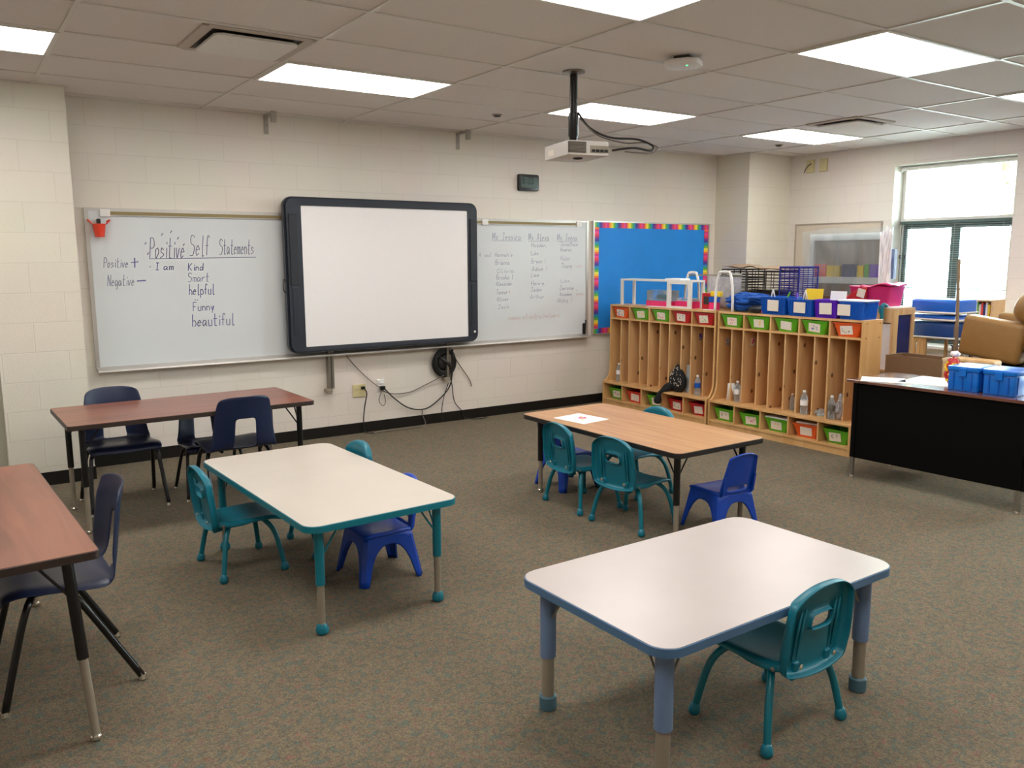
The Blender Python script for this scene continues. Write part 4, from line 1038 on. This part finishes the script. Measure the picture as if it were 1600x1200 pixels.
# black jacket hanging in locker 4 of the left unit and spilling over the bench
def jacket():
    def shp(p):
        k = 1.12-.62*max(0, p.z)-.05*p.z; f = 1+.10*mnoise.noise(Vector((p.x*2, p.y*3, p.z*1.5)))+.05*math.sin(9*p.y+3*p.z)
        return Vector((p.x*.055*k*f-.01*(1-p.z)*.5, p.y*.098*k*f+.012*p.z, max(p.z, -.88)*.152*(1+.04*mnoise.noise(p*2))+.405))
    mb = MB().ball((0, 0, 0), 1, 4)
    for v in mb.bm.verts: v.co = shp(v.co)
    t = thing('black_jacket', 'black jacket with white specks hanging in the fourth section of the left cubby unit', 'jacket', (XC+.13, ly(YL, 3, 0)-.04, 0))
    mb.build('body', 'jacket_black', t, smooth='all')
    mb = MB(); pts = crom([(-.02, .06, .34), (-.10, .085, .30), (-.165, .10, .26), (-.175, .115, .19), (-.17, .12, .15)], 5)
    mb.tube(pts, [.03+.012*math.sin(k*.5) for k in range(len(pts))], 12); mb.build('sleeve', 'jacket_black', t, smooth='all')
    mb = MB(); rng = random.Random(4)
    for k in range(40):
        a_ = rng.uniform(-.9, .9); z_ = rng.uniform(-.5, .8); p = shp(Vector((-math.cos(a_)*math.sqrt(1-z_*z_), math.sin(a_)*math.sqrt(1-z_*z_), z_))); mb.box(p+Vector((-.002, 0, 0)), (.004, .004, rng.uniform(.006, .02)), Matrix.Rotation(rng.uniform(-.6, .6), 3, 'X'))
    mb.build('speckle', 'card', t)
    return t
jacket()
def sticker(x, y, z, m, label, m2=None):
    t = thing('sticker', label, 'sticker', (x, y, z))
    MB().box((0, -.0007, 0), (.055, .001, .07), Matrix.Rotation(.1, 3, 'Y')).build('backing', 'milky' if m2 is None else 'card', t)
    mb = MB(); rng = random.Random(int(y*100))
    for k in range(6): mb.lathe([(.009, 0), (.008, .0008)], 8, (rng.uniform(-.02, .02), -.0013, rng.uniform(-.01, .028)), Matrix.Rotation(PI/2, 3, 'X'))
    mb.build('picture', m, t)
XS = XC+UX+.13
sticker(XS, YL+.01+PITCH-.008, .85, 'purple', 'small purple and white sticker inside the last section of the left cubby unit')
sticker(XS, YR+CW-.02, .83, 'card_w', 'faint pale sticker inside the first section of the right cubby unit')
sticker(XS, YR+.01+4*PITCH-.008, .85, 'pink', 'small red and white sticker inside the second section of the right cubby unit', 1)
mb = MB(); mb.grid(lambda u, v: (.05*(1-v)**2-.05, (u-.5)*.07, .003+v*.17), 3, 10); o = mb.build('curled_paper', 'card_w', solid=.001); o.location = (XC+.16, ly(YR, 0, 0)-.045, .27); o.rotation_euler = (0, 0, .9)
tag(o, 'curled white paper standing in the first section of the right cubby unit', 'paper')

# ------------------------------------------------------------------ things on top of the left unit
T = CH
t = thing('shelf_riser', 'white open frame riser standing on the left cubby unit', 'shelf', (0, 0, T))
x0, x1, ya, yb = 6.22, 6.42, 5.90, 6.95; hh = .285; s = .022
def frame_box(mb, x0, x1, ya, yb, z0, z1, s):
    for x in (x0, x1-s):
        for y in (ya, yb-s): mb.b2(x, x+s, y, y+s, z0, z1)
mb = MB(); frame_box(mb, x0, x1, yb-.03, yb, 0, hh, .022); mb.b2(x0, x1, yb-.03, yb, hh-.02, hh); mb.build('end_frame', 'white', t)
mb = MB().b2(x0, x1, ya, yb, hh-.018, hh); mb.build('top_board', 'white', t)
mb = MB()
mb.b2(x0-.003, x0+.02, ya, ya+.045, 0, hh-.001).b2(x0-.003, x0+.02, ya+.29, ya+.335, 0, hh-.001).b2(x0-.002, x0+.02, ya, ya+.335, hh-.04, hh+.002).b2(x0-.002, x0+.02, ya, ya+.335, 0, .02)
mb.b2(x1-.02, x1, ya, ya+.035, 0, hh); mb.build('end_frame', 'white', t)
papers('card_w', (6.30, 6.17, T+.2855), (.14, .22, .015), 'small white paper stack on the shelf riser')
papers('card_w', (6.255, 6.38, T+.0005), (.07, .30, .006), 'loose white papers in front of the shelf riser', rz=.2)
t = thing('storage_box', 'clear lidded box with a pink base under the white riser', 'box', (6.345, 6.42, T))
MB().prism(rrect(-.08, .08, -.18, .18, .02), 0, .06, bev=.004).build('base', 'pink', t, smooth=True)
MB().prism(rrect(-.075, .075, -.175, .175, .02), .061, .17, bev=.004).build('cover', 'wrap', t, smooth=True)
t2 = blob('teal_toy', 'teal', (6.345, 6.42, T+.10), (.04, .09, .03), 'teal toys seen through the clear pink box', 'toy', 2, .3, 3)
t = thing('storage_box', 'low pink box behind the square end frame of the riser', 'box', (6.36, 6.08, T))
MB().prism(rrect(-.07, .07, -.12, .12, .02), 0, .07, bev=.004).build('base', 'pink', t, smooth=True)
MB().prism(rrect(-.065, .065, -.115, .115, .02), .071, .10, bev=.004).build('cover', 'wrap', t, smooth=True)
# playpen for dolls: two white U frames joined by rails and clear panels
t = thing('doll_playpen', 'white tube framed doll playpen with clear sides right of the riser', 'toy', (0, 0, T))
def ushape(x0, x1, y, h, r=.012, dx=0):
    return crom([(x0-dx, y, 0), (x0+.01, y, h*.6), (x0+.04, y, h-.02), (x0+.07, y, h), (x1-.07, y, h), (x1-.04, y, h-.02), (x1-.01, y, h*.6), (x1+dx, y, 0)], 5)
o = MB().tube([(p.y*0+6.22+(p.x-6.22)*.0+0, p.x, p.z) for p in ushape(5.36, 5.58, 0, .375)], .013, 10).build('end_frame', 'white', t, smooth='all')
MB().tube([(6.448, p.x, p.z) for p in ushape(6.0, 6.2, 0, .36)], .013, 10).build('end_frame', 'white_metal', t, smooth='all')
MB().tube([(6.448, 6.15, .335), (6.448, 5.45, .335)], .007, 8).tube([(6.448, 5.88, .02), (6.448, 5.45, .02)], .006, 8).tube([(6.23, 5.46, .35), (6.448, 5.46, .35)], .007, 8).build('rail', 'steel', t, smooth=True)
MB().b2(6.449, 6.451, 5.46, 5.88, .03, .325).build('side_panel', 'milky', t)
def block(m, loc, d, label, cat='toy block', name='toy_block', rz=0, extra=None):
    t = thing(name, label, cat, loc, rz)
    MB().box((0, 0, d[2]/2), d, bev=min(d)*.15).build('body', m, t)
    if extra: MB().box((-d[0]/2-.001, 0, d[2]*.55), (.003, d[1]*.55, d[2]*.5), bev=.001).build('face', extra, t)
    return t
block('pink', (6.30, 5.66, T), (.05, .10, .075), 'pink toy block on the left cubby unit below the blue one')
block('blue_bin', (6.30, 5.66, T+.0755), (.05, .11, .055), 'blue toy block stacked on the pink block', rz=.1)
block('yellow', (6.31, 5.645, T+.133), (.05, .13, .05), 'yellow toy piece on top of the blue block', rz=-.1)
block('red', (6.36, 5.80, T), (.05, .12, .16), 'red toy telephone with a dark face beside the stacked blocks', 'toy', 'toy_telephone', extra='vent_dark')
papers('card_w', (6.26, 5.68, T+.0005), (.05, .14, .006), 'white card at the front edge of the left cubby top')

# ------------------------------------------------------------------ things on top of the right unit
def soft(q):
    if q.z < -.045: q.z = -.045
    return q
blob('blue_jacket', 'jacket_blue', (6.36, 5.265, T+.118), (.11, .255, .06), 'rumpled bright blue jacket heaped on the right cubby unit', 'jacket', 1, .35, 5, None, 1.8)
blob('blue_jacket_fold', 'jacket_blue', (6.345, 5.35, T+.05), (.10, .17, .046), 'lower fold of blue clothing under the rumpled jacket', 'clothing', 4, .2, 4, None, 2)
blob('dark_cap', 'charcoal', (6.26, 5.10, T+.038), (.06, .10, .036), 'dark cap peeking out under the blue jacket', 'cap', 6, .1, 4)
blob('pink_mitten', 'pink', (6.235, 5.0, T+.02), (.025, .03, .02), 'small pink mitten beside the dark cap', 'mitten', 8, .2, 3)
def ribbed(m, y0, y1, h, label, dx=.25, x0=6.20):
    t = thing('ribbed_basket', label, 'basket', (x0, (y0+y1)/2, T), 0, 'blue and purple baskets on the cubby top'); w_ = y1-y0
    mb = MB(); bm = mb.bm; lv = []
    for a, z in ((.92, 0), (1, h-.01), (1.03, h-.01), (1.03, h), (.98, h), (.90, .006)):
        oo = rrect(dx/2-dx/2*a, dx/2+dx/2*a, -w_/2*a, w_/2*a, .02, 3); lv.append([bm.verts.new((p[0], p[1], z)) for p in oo])
    n = len(lv[0])
    for A, B in zip(lv, lv[1:]):
        for k in range(n): bm.faces.new((A[k], A[(k+1) % n], B[(k+1) % n], B[k]))
    bm.faces.new(lv[0][::-1]); bm.faces.new(lv[-1]); mb.build('tub', m, t, smooth=True)
    mb = MB(); k = -w_/2+.02
    while k < w_/2-.01:
        mb.tube([(.006, k*.93, .01), (-.002, k, h-.012)], .004, 5); k += .018
    k = .03
    while k < dx-.02:
        mb.tube([(dx/2+(k-dx/2)*.93, -w_/2*.93, .01), (k, -w_/2-.001, h-.012)], .004, 5); k += .018
    mb.build('rib', m, t, smooth=True)
    MB().box((-.0055, -.012 if y0 > 4.2 else .055, h*.52), (.0012, .12, h*.62), Matrix.Rotation(-.03, 3, 'Y') @ Matrix.Rotation(random.uniform(-.06, .06), 3, 'X')).build('label_card', 'card', t)
    return t
ribbed('blue_bin', 4.755, 5.02, .16, 'blue ribbed basket next to the blue jacket on the cubby top')
ribbed('blue_bin', 4.475, 4.735, .15, 'blue ribbed basket between the first blue one and the purple one')
ribbed('purple', 4.235, 4.455, .155, 'purple ribbed basket on the cubby top')
ribbed('blue_bin', 3.99, 4.215, .15, 'blue ribbed basket at the near end of the cubby top, right of the purple one', .24)
papers('card_w', (6.31, 4.10, T+.1505), (.22, .25, .01), 'white sheet lying on the blue basket at the near end', rz=.08)
def upcard(m, y, w_, h, z, label, x=6.33, r=.05):
    o = MB().box((0, 0, h/2), (.003, w_, h), bev=.001).build('paper_card', m); o.location = (x, y, T+z); o.rotation_euler = (0, .12, r); tag(o, label, 'card')
upcard('yellow', 4.55, .17, .12, .12, 'yellow card standing up in the second blue basket')
upcard('card_w', 4.31, .15, .09, .135, 'white card standing up in the purple basket')
def scissors(y, label):
    t = thing('scissors', label, 'scissors', (6.27, y, T+.12)); 
    MB().tube([(0, -.028, 0), (0, -.003, .085), (0, .004, .105), (0, .01, .085), (0, .028, 0)], .006, 8).build('handle', 'white', t, smooth='all')
    MB().tube([(0, 0, -.04), (0, -.006, .02)], .004, 6).build('blade', 'steel', t)
scissors(4.935, 'white handled scissors standing in the first blue basket'); scissors(4.59, 'white handled scissors in front of the yellow card')
o = MB().tube([(6.30, 4.84, T+.08), (6.32, 4.79, T+.205)], .008, 8).build('green_marker', 'green'); tag(o, 'green marker sticking out of the first blue basket', 'marker')
o = MB().tube([(6.30, 4.70, T+.08), (6.32, 4.72, T+.20)], .009, 8).build('purple_marker', 'purple'); tag(o, 'purple marker sticking out between the two blue baskets', 'marker')

# ------------------------------------------------------------------ black desk with things on it
A = -.035
def dl(x, y):   # desk local -> world
    return (5.53+x*math.cos(A)-y*math.sin(A), 3.66+x*math.sin(A)+y*math.cos(A))
t = thing('teacher_desk', 'black steel desk with a walnut laminate top at the right edge', 'desk', (5.53, 3.66, 0), A+.0)
t.rotation_euler = (0, 0, -A)
def dl(x, y):
    a = -A; return (5.53+x*math.cos(a)-y*math.sin(a), 3.66+x*math.sin(a)+y*math.cos(a))
DW, DL, DH = .62, 1.30, .745
MB().prism(rrect(0, DW, -DL, 0, .01, 3), DH-.022, DH, bev=.003).build('desktop', 'desk_top', t)
MB().b2(.03, .05, -DL+.035, -.06, .155, DH-.022).build('modesty_panel', 'desk_black', t)
MB().b2(.051, DW-.03, -.075, -.055, .20, DH-.022).b2(.051, DW-.03, -DL+.035, -DL+.055, .20, DH-.022).build('side_panel', 'desk_black', t)
MB().b2(.20, DW-.03, -.42, -.08, .17, DH-.03).build('drawer_pedestal', 'desk_black', t)
for x in (.035, DW-.05):
    for y in (-.065, -DL+.075):
        MB().b2(x-.0115, x+.0115, y-.015, y+.015, .02, .158).build('lower_leg', 'steel', t)
        l = MB().b2(x-.012, x+.012, y-.016, y+.016, .158, DH-.022).build('leg', 'desk_black', t)
        MB().lathe([(.017, 0), (.017, .008), (.01, .03)], 12, (x, y, 0)).build('glide', 'chrome', l, smooth=True)
mb = MB()
for y in (-.075, -DL+.085):
    for z in (.2, .32): mb.lathe([(.006, 0), (.006, .004)], 8, (.03, y, z), Matrix.Rotation(-PI/2, 3, 'Y'))
mb.build('screw', 'chrome', t)
def on_desk(o, x, y, rz=0, z=DH): p = dl(x, y); o.location = (p[0], p[1], z+.0004); o.rotation_euler = (0, 0, -A+rz); return o
o = MB().box((0, 0, .001), (.25, .30, .002)).build('sheet_of_paper', 'card_w'); tag(on_desk(o, .16, -.20, .5), 'white sheet of paper at the left front corner of the black desk', 'paper')
o = MB().box((0, 0, .001), (.42, .36, .002)).build('sheet_of_paper', 'card_w'); tag(on_desk(o, .38, -.47, .06), 'white sheets in the middle of the desktop, widened to imitate window glare', 'paper')  # paper enlarged so its white stands in for glare on the glossy desktop
def crate(y, label):
    t = thing('blue_crate', label, 'crate', (0, 0, 0), 0, 'blue lidded crates on the desk'); on_desk(t, .22, y)
    MB().prism(rrect(-.13, .13, -.10, .10, .015, 3), 0, .13, bev=.004).build('tub', 'crate_blue', t, smooth=True)
    MB().prism(rrect(-.137, .137, -.106, .106, .018, 3), .131, .165, bev=.006).build('lid', 'crate_blue', t, smooth=True)
    mb = MB()
    for k in (-.06, 0, .06): mb.b2(-.136, -.128, k-.004, k+.004, .01, .125)
    for k in (-.09, .09): mb.b2(k-.004, k+.004, .098, .106, .01, .125).b2(k-.004, k+.004, -.106, -.098, .01, .125)
    mb.build('rib', 'blue_bin', t)
    MB().b2(-.146, -.134, -.025, .025, .10, .155, bev=.003).build('latch', 'crate_blue', t)
crate(-.80, 'blue lidded plastic crate next to the red floral bag on the desk'); crate(-1.03, 'blue lidded plastic crate nearest the right edge of the photo')
o = blob('floral_bag', 'red', (0, 0, 0), (.05, .045, .10), 'red floral bag standing beside the blue crates on the desk', 'bag', 9, .4, 4); on_desk(o, .27, -.645, 0, DH+.10)
mb = MB(); rng = random.Random(3)
for k in range(22):
    a = rng.uniform(2.2, 4.6); z = rng.uniform(-.06, .07); mb.ball((.05*math.cos(a)*1.05, .045*math.sin(a)*1.05, z), rng.uniform(.006, .012), 1)
k = mb.build('flower', 'yellow', o, smooth=True)
blobt = blob('crumpled_tissue', 'card_w', (0, 0, 0), (.035, .03, .02), 'small white crumpled tissue on top of the floral bag', 'tissue', 2, .3, 3); on_desk(blobt, .29, -.645, 0, DH+.225)

# ------------------------------------------------------------------ storage area behind the cubbies
t = thing('storage_shelf', 'birch shelf unit behind the cubbies with a dark blue end panel', 'shelf', (0, 0, 0))
sx0, sx1, sy0, sy1, sz = 7.08, 7.42, 4.24, 6.35, 1.18
MB().b2(sx0, sx1, sy0, sy1, sz-.022, sz).b2(sx0, sx1, sy0+.03, sy1, .05, .07).b2(sx0, sx1, sy0+.03, sy1, .6, .62).build('shelf_board', 'light_wood', t)
MB().b2(sx0, sx0+.07, sy0, sy0+.028, 0, sz-.0225).b2(sx1-.05, sx1, sy0, sy0+.028, 0, sz-.0225).b2(sx0+.07, sx1-.05, sy0, sy0+.028, sz-.06, sz-.0225).b2(sx0+.07, sx1-.05, sy0, sy0+.028, 0, .08).build('end_frame', 'light_wood', t)
MB().b2(sx0+.07, sx1-.05, sy0+.012, sy0+.02, .08, sz-.06).build('end_panel', 'navy_panel', t)
for y in (sy0+.55, sy0+1.1, sy0+1.6, sy1-.022): MB().b2(sx0, sx1, y, y+.022, 0, sz-.0225).build('upright', 'light_wood', t)
MB().b2(sx0+.02, sx0+.035, sy0+.03, sy0+.53, .071, sz-.14).build('door_panel', 'white', t)
MB().b2(sx0+.005, sx0+.02, sy0+.03, sy0+.54, sz-.13, sz-.023).build('rail', 'light_wood', t)
MB().b2(sx1-.01, sx1, sy0+.03, sy1, .07, sz-.023).build('back_panel', 'light_wood', t)
papers('card_w', (sx0+.17, sy0+.075, sz+.0005), (.28, .12, .012), 'white papers on the end of the birch shelf unit')
t = thing('teal_clamp', 'small teal plastic clamp hooked over the edge of the birch shelf', 'clamp', (sx0-.01, sy0+.10, sz))
MB().tube(crom([(.06, 0, .012), (.0, 0, .035), (-.02, 0, .01), (-.02, 0, -.13)]), .016, 8).build('jaw', 'teal', t, smooth='all')
MB().tube(crom([(.05, .03, .012), (.0, .04, .02), (-.02, .03, -.01), (-.02, .01, -.06)]), .009, 8).build('handle', 'teal', t, smooth='all')
# dark wire basket with kraft paper and navy wire crate
def wire_box(name, m, x0, x1, y0, y1, z0, z1, label, step=.03, r=.0035, fr=.006, diag=False, cat='basket'):
    t = thing(name, label, cat, ((x0+x1)/2, (y0+y1)/2, z0)); X, Y_, Z_ = (x1-x0)/2, (y1-y0)/2, z1-z0
    mb = MB()
    for z in (fr, Z_-fr):
        mb.tube([(-X, -Y_, z), (X, -Y_, z), (X, Y_, z), (-X, Y_, z)], fr, 6, closed=True)
    for a in (-1, 1):
        for b in (-1, 1): mb.tube([(a*X, b*Y_, 0), (a*X, b*Y_, Z_)], fr, 6)
    mb.build('frame', m, t)
    mb = MB(); z = step
    while z < Z_-.01:
        mb.tube([(-X, -Y_, z), (X, -Y_, z), (X, Y_, z), (-X, Y_, z)], r, 5, closed=True); z += step
    for k in range(1, 4):
        mb.tube([(-X, -Y_+2*Y_*k/4, 0), (-X, -Y_+2*Y_*k/4, Z_)], r, 5).tube([(X, -Y_+2*Y_*k/4, 0), (X, -Y_+2*Y_*k/4, Z_)], r, 5)
    mb.build('wire', m, t)
    return t
wire_box('wire_basket', 'black_wire', 7.10, 7.40, 5.95, 6.28, sz, 1.52, 'black wire basket at the left end behind the white playpen frame', .028, .005)
wire_box('wire_basket', 'black_wire', 7.10, 7.40, 5.52, 5.93, sz, 1.50, 'long black wire basket between the other black one and the navy crate', .035, .0035)
wire_box('wire_basket', 'navy_wire', 7.08, 7.38, 5.27, 5.50, sz, 1.55, 'navy blue wire crate right of the black wire baskets', .022, .004, .008)
MB_ = MB(); MB_.b2(7.2, 7.39, 5.56, 5.9, sz+.0005, sz+.12, bev=.02); o = MB_.build('black_pouch', 'black'); tag(o, 'black pouch lying inside the long black wire basket', 'pouch')
mb = MB(); mb.grid(lambda u, v: (7.10+.30*u, 5.50+.80*v, 1.525+.035*mnoise.noise(Vector((u*2, v*5, 1)))+.03*v), 10, 24); tag(mb.build('kraft_paper', 'kraft', smooth='all', solid=.004), 'crumpled brown kraft paper laid over the black wire baskets', 'paper')
# pink bin with tag
t = thing('pink_bin', 'large magenta plastic bin with a curled lid on the birch shelf', 'bin', (7.25, 4.53, sz+.0005))
mb = MB(); bm = mb.bm; lv = []
for a, z in ((.86, 0), (.97, .17), (1.02, .19), (.97, .195), (.84, .01)):
    oo = rrect(-.14*a, .14*a, -.21*a, .21*a, .03, 4); lv.append([bm.verts.new((p[0], p[1], z)) for p in oo])
n = len(lv[0])
for P_, Q_ in zip(lv, lv[1:]):
    for k in range(n): bm.faces.new((P_[k], P_[(k+1) % n], Q_[(k+1) % n], Q_[k]))
bm.faces.new(lv[0][::-1]); bm.faces.new(lv[-1]); mb.build('tub', 'magenta', t, smooth=True)
mb = MB(); mb.grid(lambda u, v: (-.155+.30*u, -.225+.30*v, .205+.018*math.sin(v*6)+.008*math.sin(u*9)), 8, 14); mb.build('lid', 'magenta', t, smooth='all', solid=.012)
mb = MB(); mb.grid(lambda u, v: (-.165+.006*math.sin(6*v), .0+.22*v+.0, .19-.16*u*(1-.2*v)-.13*v*v), 6, 12); mb.build('flap', 'red', t, smooth='all', solid=.008)
MB().box((-.172, .05, .13), (.002, .08, .08), Matrix.Rotation(.25, 3, 'X')).build('paper_tag', 'card', t)
o = blob('red_cloth', 'red', (7.22, 4.87, sz+.052), (.09, .12, .048), 'red cloth lying left of the magenta bin', 'cloth', 3, .3, 4)

# plastic wrapped white display stand at the right wall
t = thing('display_stand', 'white display stand wrapped in clear plastic in front of the tackboard', 'display', (8.05, 5.38, 0))
yy0, yy1 = -.47, .46
MB().b2(-.04, .02, yy0, yy0+.055, 0, 1.89).b2(-.04, .02, yy1-.055, yy1, 0, 1.89).b2(-.04, .02, yy0, yy1, 1.82, 1.89).b2(-.04, .02, yy0, yy1, 1.36, 1.43).build('frame', 'white', t)
MB().b2(-.0, .012, yy0+.05, yy1-.05, 1.43, 1.82).build('back_panel', 'tack_frame', t)
MB().b2(-.0, .012, yy0+.05, yy1-.05, .3, 1.36).build('lower_panel', 'brown_board', t)
cs = [('purple', -.40, .13), ('green', -.26, .05), ('yellow', -.20, .07), ('navy_panel', -.10, .15), ('yellow', .08, .16), ('coral', .25, .14)]
for m, y, w_ in cs: MB().b2(-.03, -.002, y, y+w_, 1.43, 1.565 if m != 'yellow' else 1.55).build('folder', m, t)
mb = MB()
def wrapf(u, v):
    y = yy0-.10+u*(yy1-yy0+.17); z = 1.22+.72*v
    return (-.07-.02*mnoise.noise(Vector((u*9, v*2, 3)))-.012*math.sin(u*34+v*3), y-.02*math.sin(v*5), z-.05*(u-.5)**2+.012*math.sin(u*12)*(v > .9))
mb.grid(wrapf, 60, 16); mb.build('plastic_cover', 'wrap', t, smooth='all')
o = MB(); o.grid(lambda u, v: (-.10-.025*math.sin(u*14+v*2), -.56+.15*u+.03*(1-v)*math.sin(u*5), 1.30+.64*v*(1-.15*abs(u-.35))+.02*math.sin(u*20)), 20, 12)
o.build('gathered_wrap', 'film', t, smooth='all', solid=.002)
MB().b2(-.035, .02, yy0-.07, yy0-.01, 1.42, 1.72).build('side_pocket', 'navy_panel', t)

# blue vinyl cots stacked by the window
t = thing('cot_stack_cart', 'light wooden slatted cart carrying the blue vinyl cots', 'cart', (7.75, 4.17, 0))
MB().b2(-.2, .2, .02, .30, .86, .89).b2(-.2, .2, .02, .30, .1, .13).build('deck', 'light_wood', t)
mb = MB()
for k in range(6): mb.b2(-.2, -.185, .04+k*.042, .066+k*.042, .13, .86)
mb.build('slat', 'light_wood', t)
for a in (-1, 1):
    for y in (.035, .285): MB().b2(a*.185-.012, a*.185+.012, y-.012, y+.012, 0, .86).build('post', 'light_wood', t)
def cot(z, h, m, tilt, label):
    t = thing('cot', label, 'cot', (7.72, 4.14, z)); 
    MB().box((0, 0, h/2), (.36, .44, h), bev=.03, seg=4).build('vinyl_bed', m, t, smooth=True)
    MB().tube(rr3(.19, .23, .04, 0, h*.0+.014), .010, 8, closed=True).build('frame', 'white_metal', t, smooth='all')
    for a in (-1, 1): MB().tube([(a*.17, -.21, .01-(z if z < .9 else 0)), (a*.17, -.21, h)], .009, 8).build('leg' if z < .9 else 'corner_post', 'kraft' if z < .9 else 'white_metal', t)
def rr3(hx, hy, r, dy, z): return [(p[0], p[1]+dy, z) for p in rrect(-hx, hx, -hy, hy, r, 4)]
cot(.89, .155, 'cot_dark', 0, 'darker blue vinyl cot at the bottom of the stack by the window')
cot(1.055, .055, 'cot_blue', 0, 'thin bright blue vinyl cot in the middle of the stack by the window')
cot(1.12, .135, 'cot_blue', 0, 'bright blue vinyl cot on top of the stack by the window')
o = MB().tube([(0, 0, 0), (0, 0, 1.62)], .014, 10).build('wooden_pole', 'kraft'); o.location = (7.42, 3.80, 0); o.rotation_euler = (-.045, 0, 0); tag(o, 'slim brownish upright pole between the cots and the tan armchair', 'pole')
# small black frame chair under the window
t = thing('side_table', 'small black metal framed table by the window below the cots', 'table', (8.15, 4.01, 0))
MB().b2(-.18, .18, -.17, .17, .79, .805).build('tabletop', 'navy_panel', t)
for a in (-1, 1):
    for b in (-1, 1): MB().tube([(a*.165, b*.155, 0), (a*.165, b*.155, .79)], .010, 8).build('leg', 'black_tube', t)
# brown board box and tan table behind the desk
t = thing('cardboard_box', 'open brown fibreboard box behind the black desk', 'box', (6.50, 3.70, 0))
MB().b2(-.008, 0, -.24, .24, 0, .835).b2(.232, .24, -.24, .24, 0, .835).b2(0, .232, .232, .24, 0, .835).b2(0, .232, -.23, .232, 0, .01).build('wall', 'brown_board', t)
MB().b2(0, .232, -.24, -.23, 0, .85).build('end_wall', 'light_wood', t)
t = thing('low_bench', 'dark low bench under the tan armchair', 'bench', (7.35, 3.15, 0))
MB().b2(-.35, .45, -.5, .34, .60, .66).build('top', 'black', t)
for a in (-.33, .42):
    for b in (-.48, .32): MB().b2(a-.02, a+.02, b-.02, b+.02, 0, .60).build('leg', 'black', t)
t = block('light_wood', (6.85, 3.39, .0), (.14, .37, .83), 'pale wooden block of a table end right of the brown box', 'table end', 'wooden_stand')
block('vent_dark', (7.06, 3.42, .661), (.10, .16, .05), 'dark flat case on the bench under the armchair', 'case', 'flat_case')
# tan armchair standing on the bench, tilted
t = thing('armchair', 'tan leather armchair standing on a bench at the right edge', 'armchair', (7.45, 3.22, .661))
t.rotation_euler = (-.0, 0, 0)
def cushion(d, c, rx, bev, name, m='leather'):
    o = MB().box((0, 0, 0), d, bev=bev, seg=4).build(name, m, t, smooth=True); o.location = c; o.rotation_euler = (rx, 0, 0); return o
cushion((.17, .50, .34), (-.22, .21, .30), .13, .04, 'arm'); cushion((.17, .50, .34), (.36, .21, .30), .13, .04, 'arm')
cushion((.42, .50, .16), (.07, .20, .24), .13, .05, 'seat')
cushion((.74, .20, .52), (.07, -.14, .44), .16, .09, 'backrest')
cushion((.74, .26, .26), (.07, -.05, .56), .3, .11, 'head_cushion')
cushion((.60, .44, .10), (.07, .12, .052), 0, .02, 'base', 'black')
# magazine rack on the window side
t = thing('low_shelf', 'white low shelf under the window behind the armchair', 'shelf', (8.55, 3.75, 0))
MB().b2(-.2, .2, -.35, .50, 1.03, 1.05).b2(-.2, .2, -.35, -.33, 0, 1.03).b2(-.2, .2, .48, .50, 0, 1.03).b2(.18, .2, -.35, .50, 0, 1.03).b2(-.2, .2, -.33, .48, .5, .52).build('case', 'white', t)
t = thing('magazine_rack', 'small wooden rack holding books under the window behind the armchair', 'rack', (8.42, 4.10, 1.05))
MB().b2(-.12, .12, .105, .12, 0, .16).b2(-.12, .12, -.12, -.105, 0, .18).b2(-.12, .12, -.105, .105, 0, .012).b2(-.12, .12, -.12, .12, .165, .178).b2(.11, .12, -.12, .12, .0, .17).build('case', 'light_wood', t)
for k, m in enumerate(['yellow', 'card_w', 'navy_panel', 'coral', 'card', 'green', 'steel']):
    o = MB().b2(-.085, .085, -.009, .009, 0, .12+.02*(k % 2)).build('book', m); o.location = (8.42, 4.030+k*.021, 1.0625); tag(o, '%s book in the small wooden rack, %s from the right' % (['yellow', 'white', 'dark blue', 'orange red', 'cream', 'green', 'grey'][k], ['first', 'second', 'third', 'fourth', 'fifth', 'sixth', 'seventh'][k]), 'book', 'books in the wooden rack')

for o in bpy.data.objects:
    if o.get('group') == 'x': del o['group']
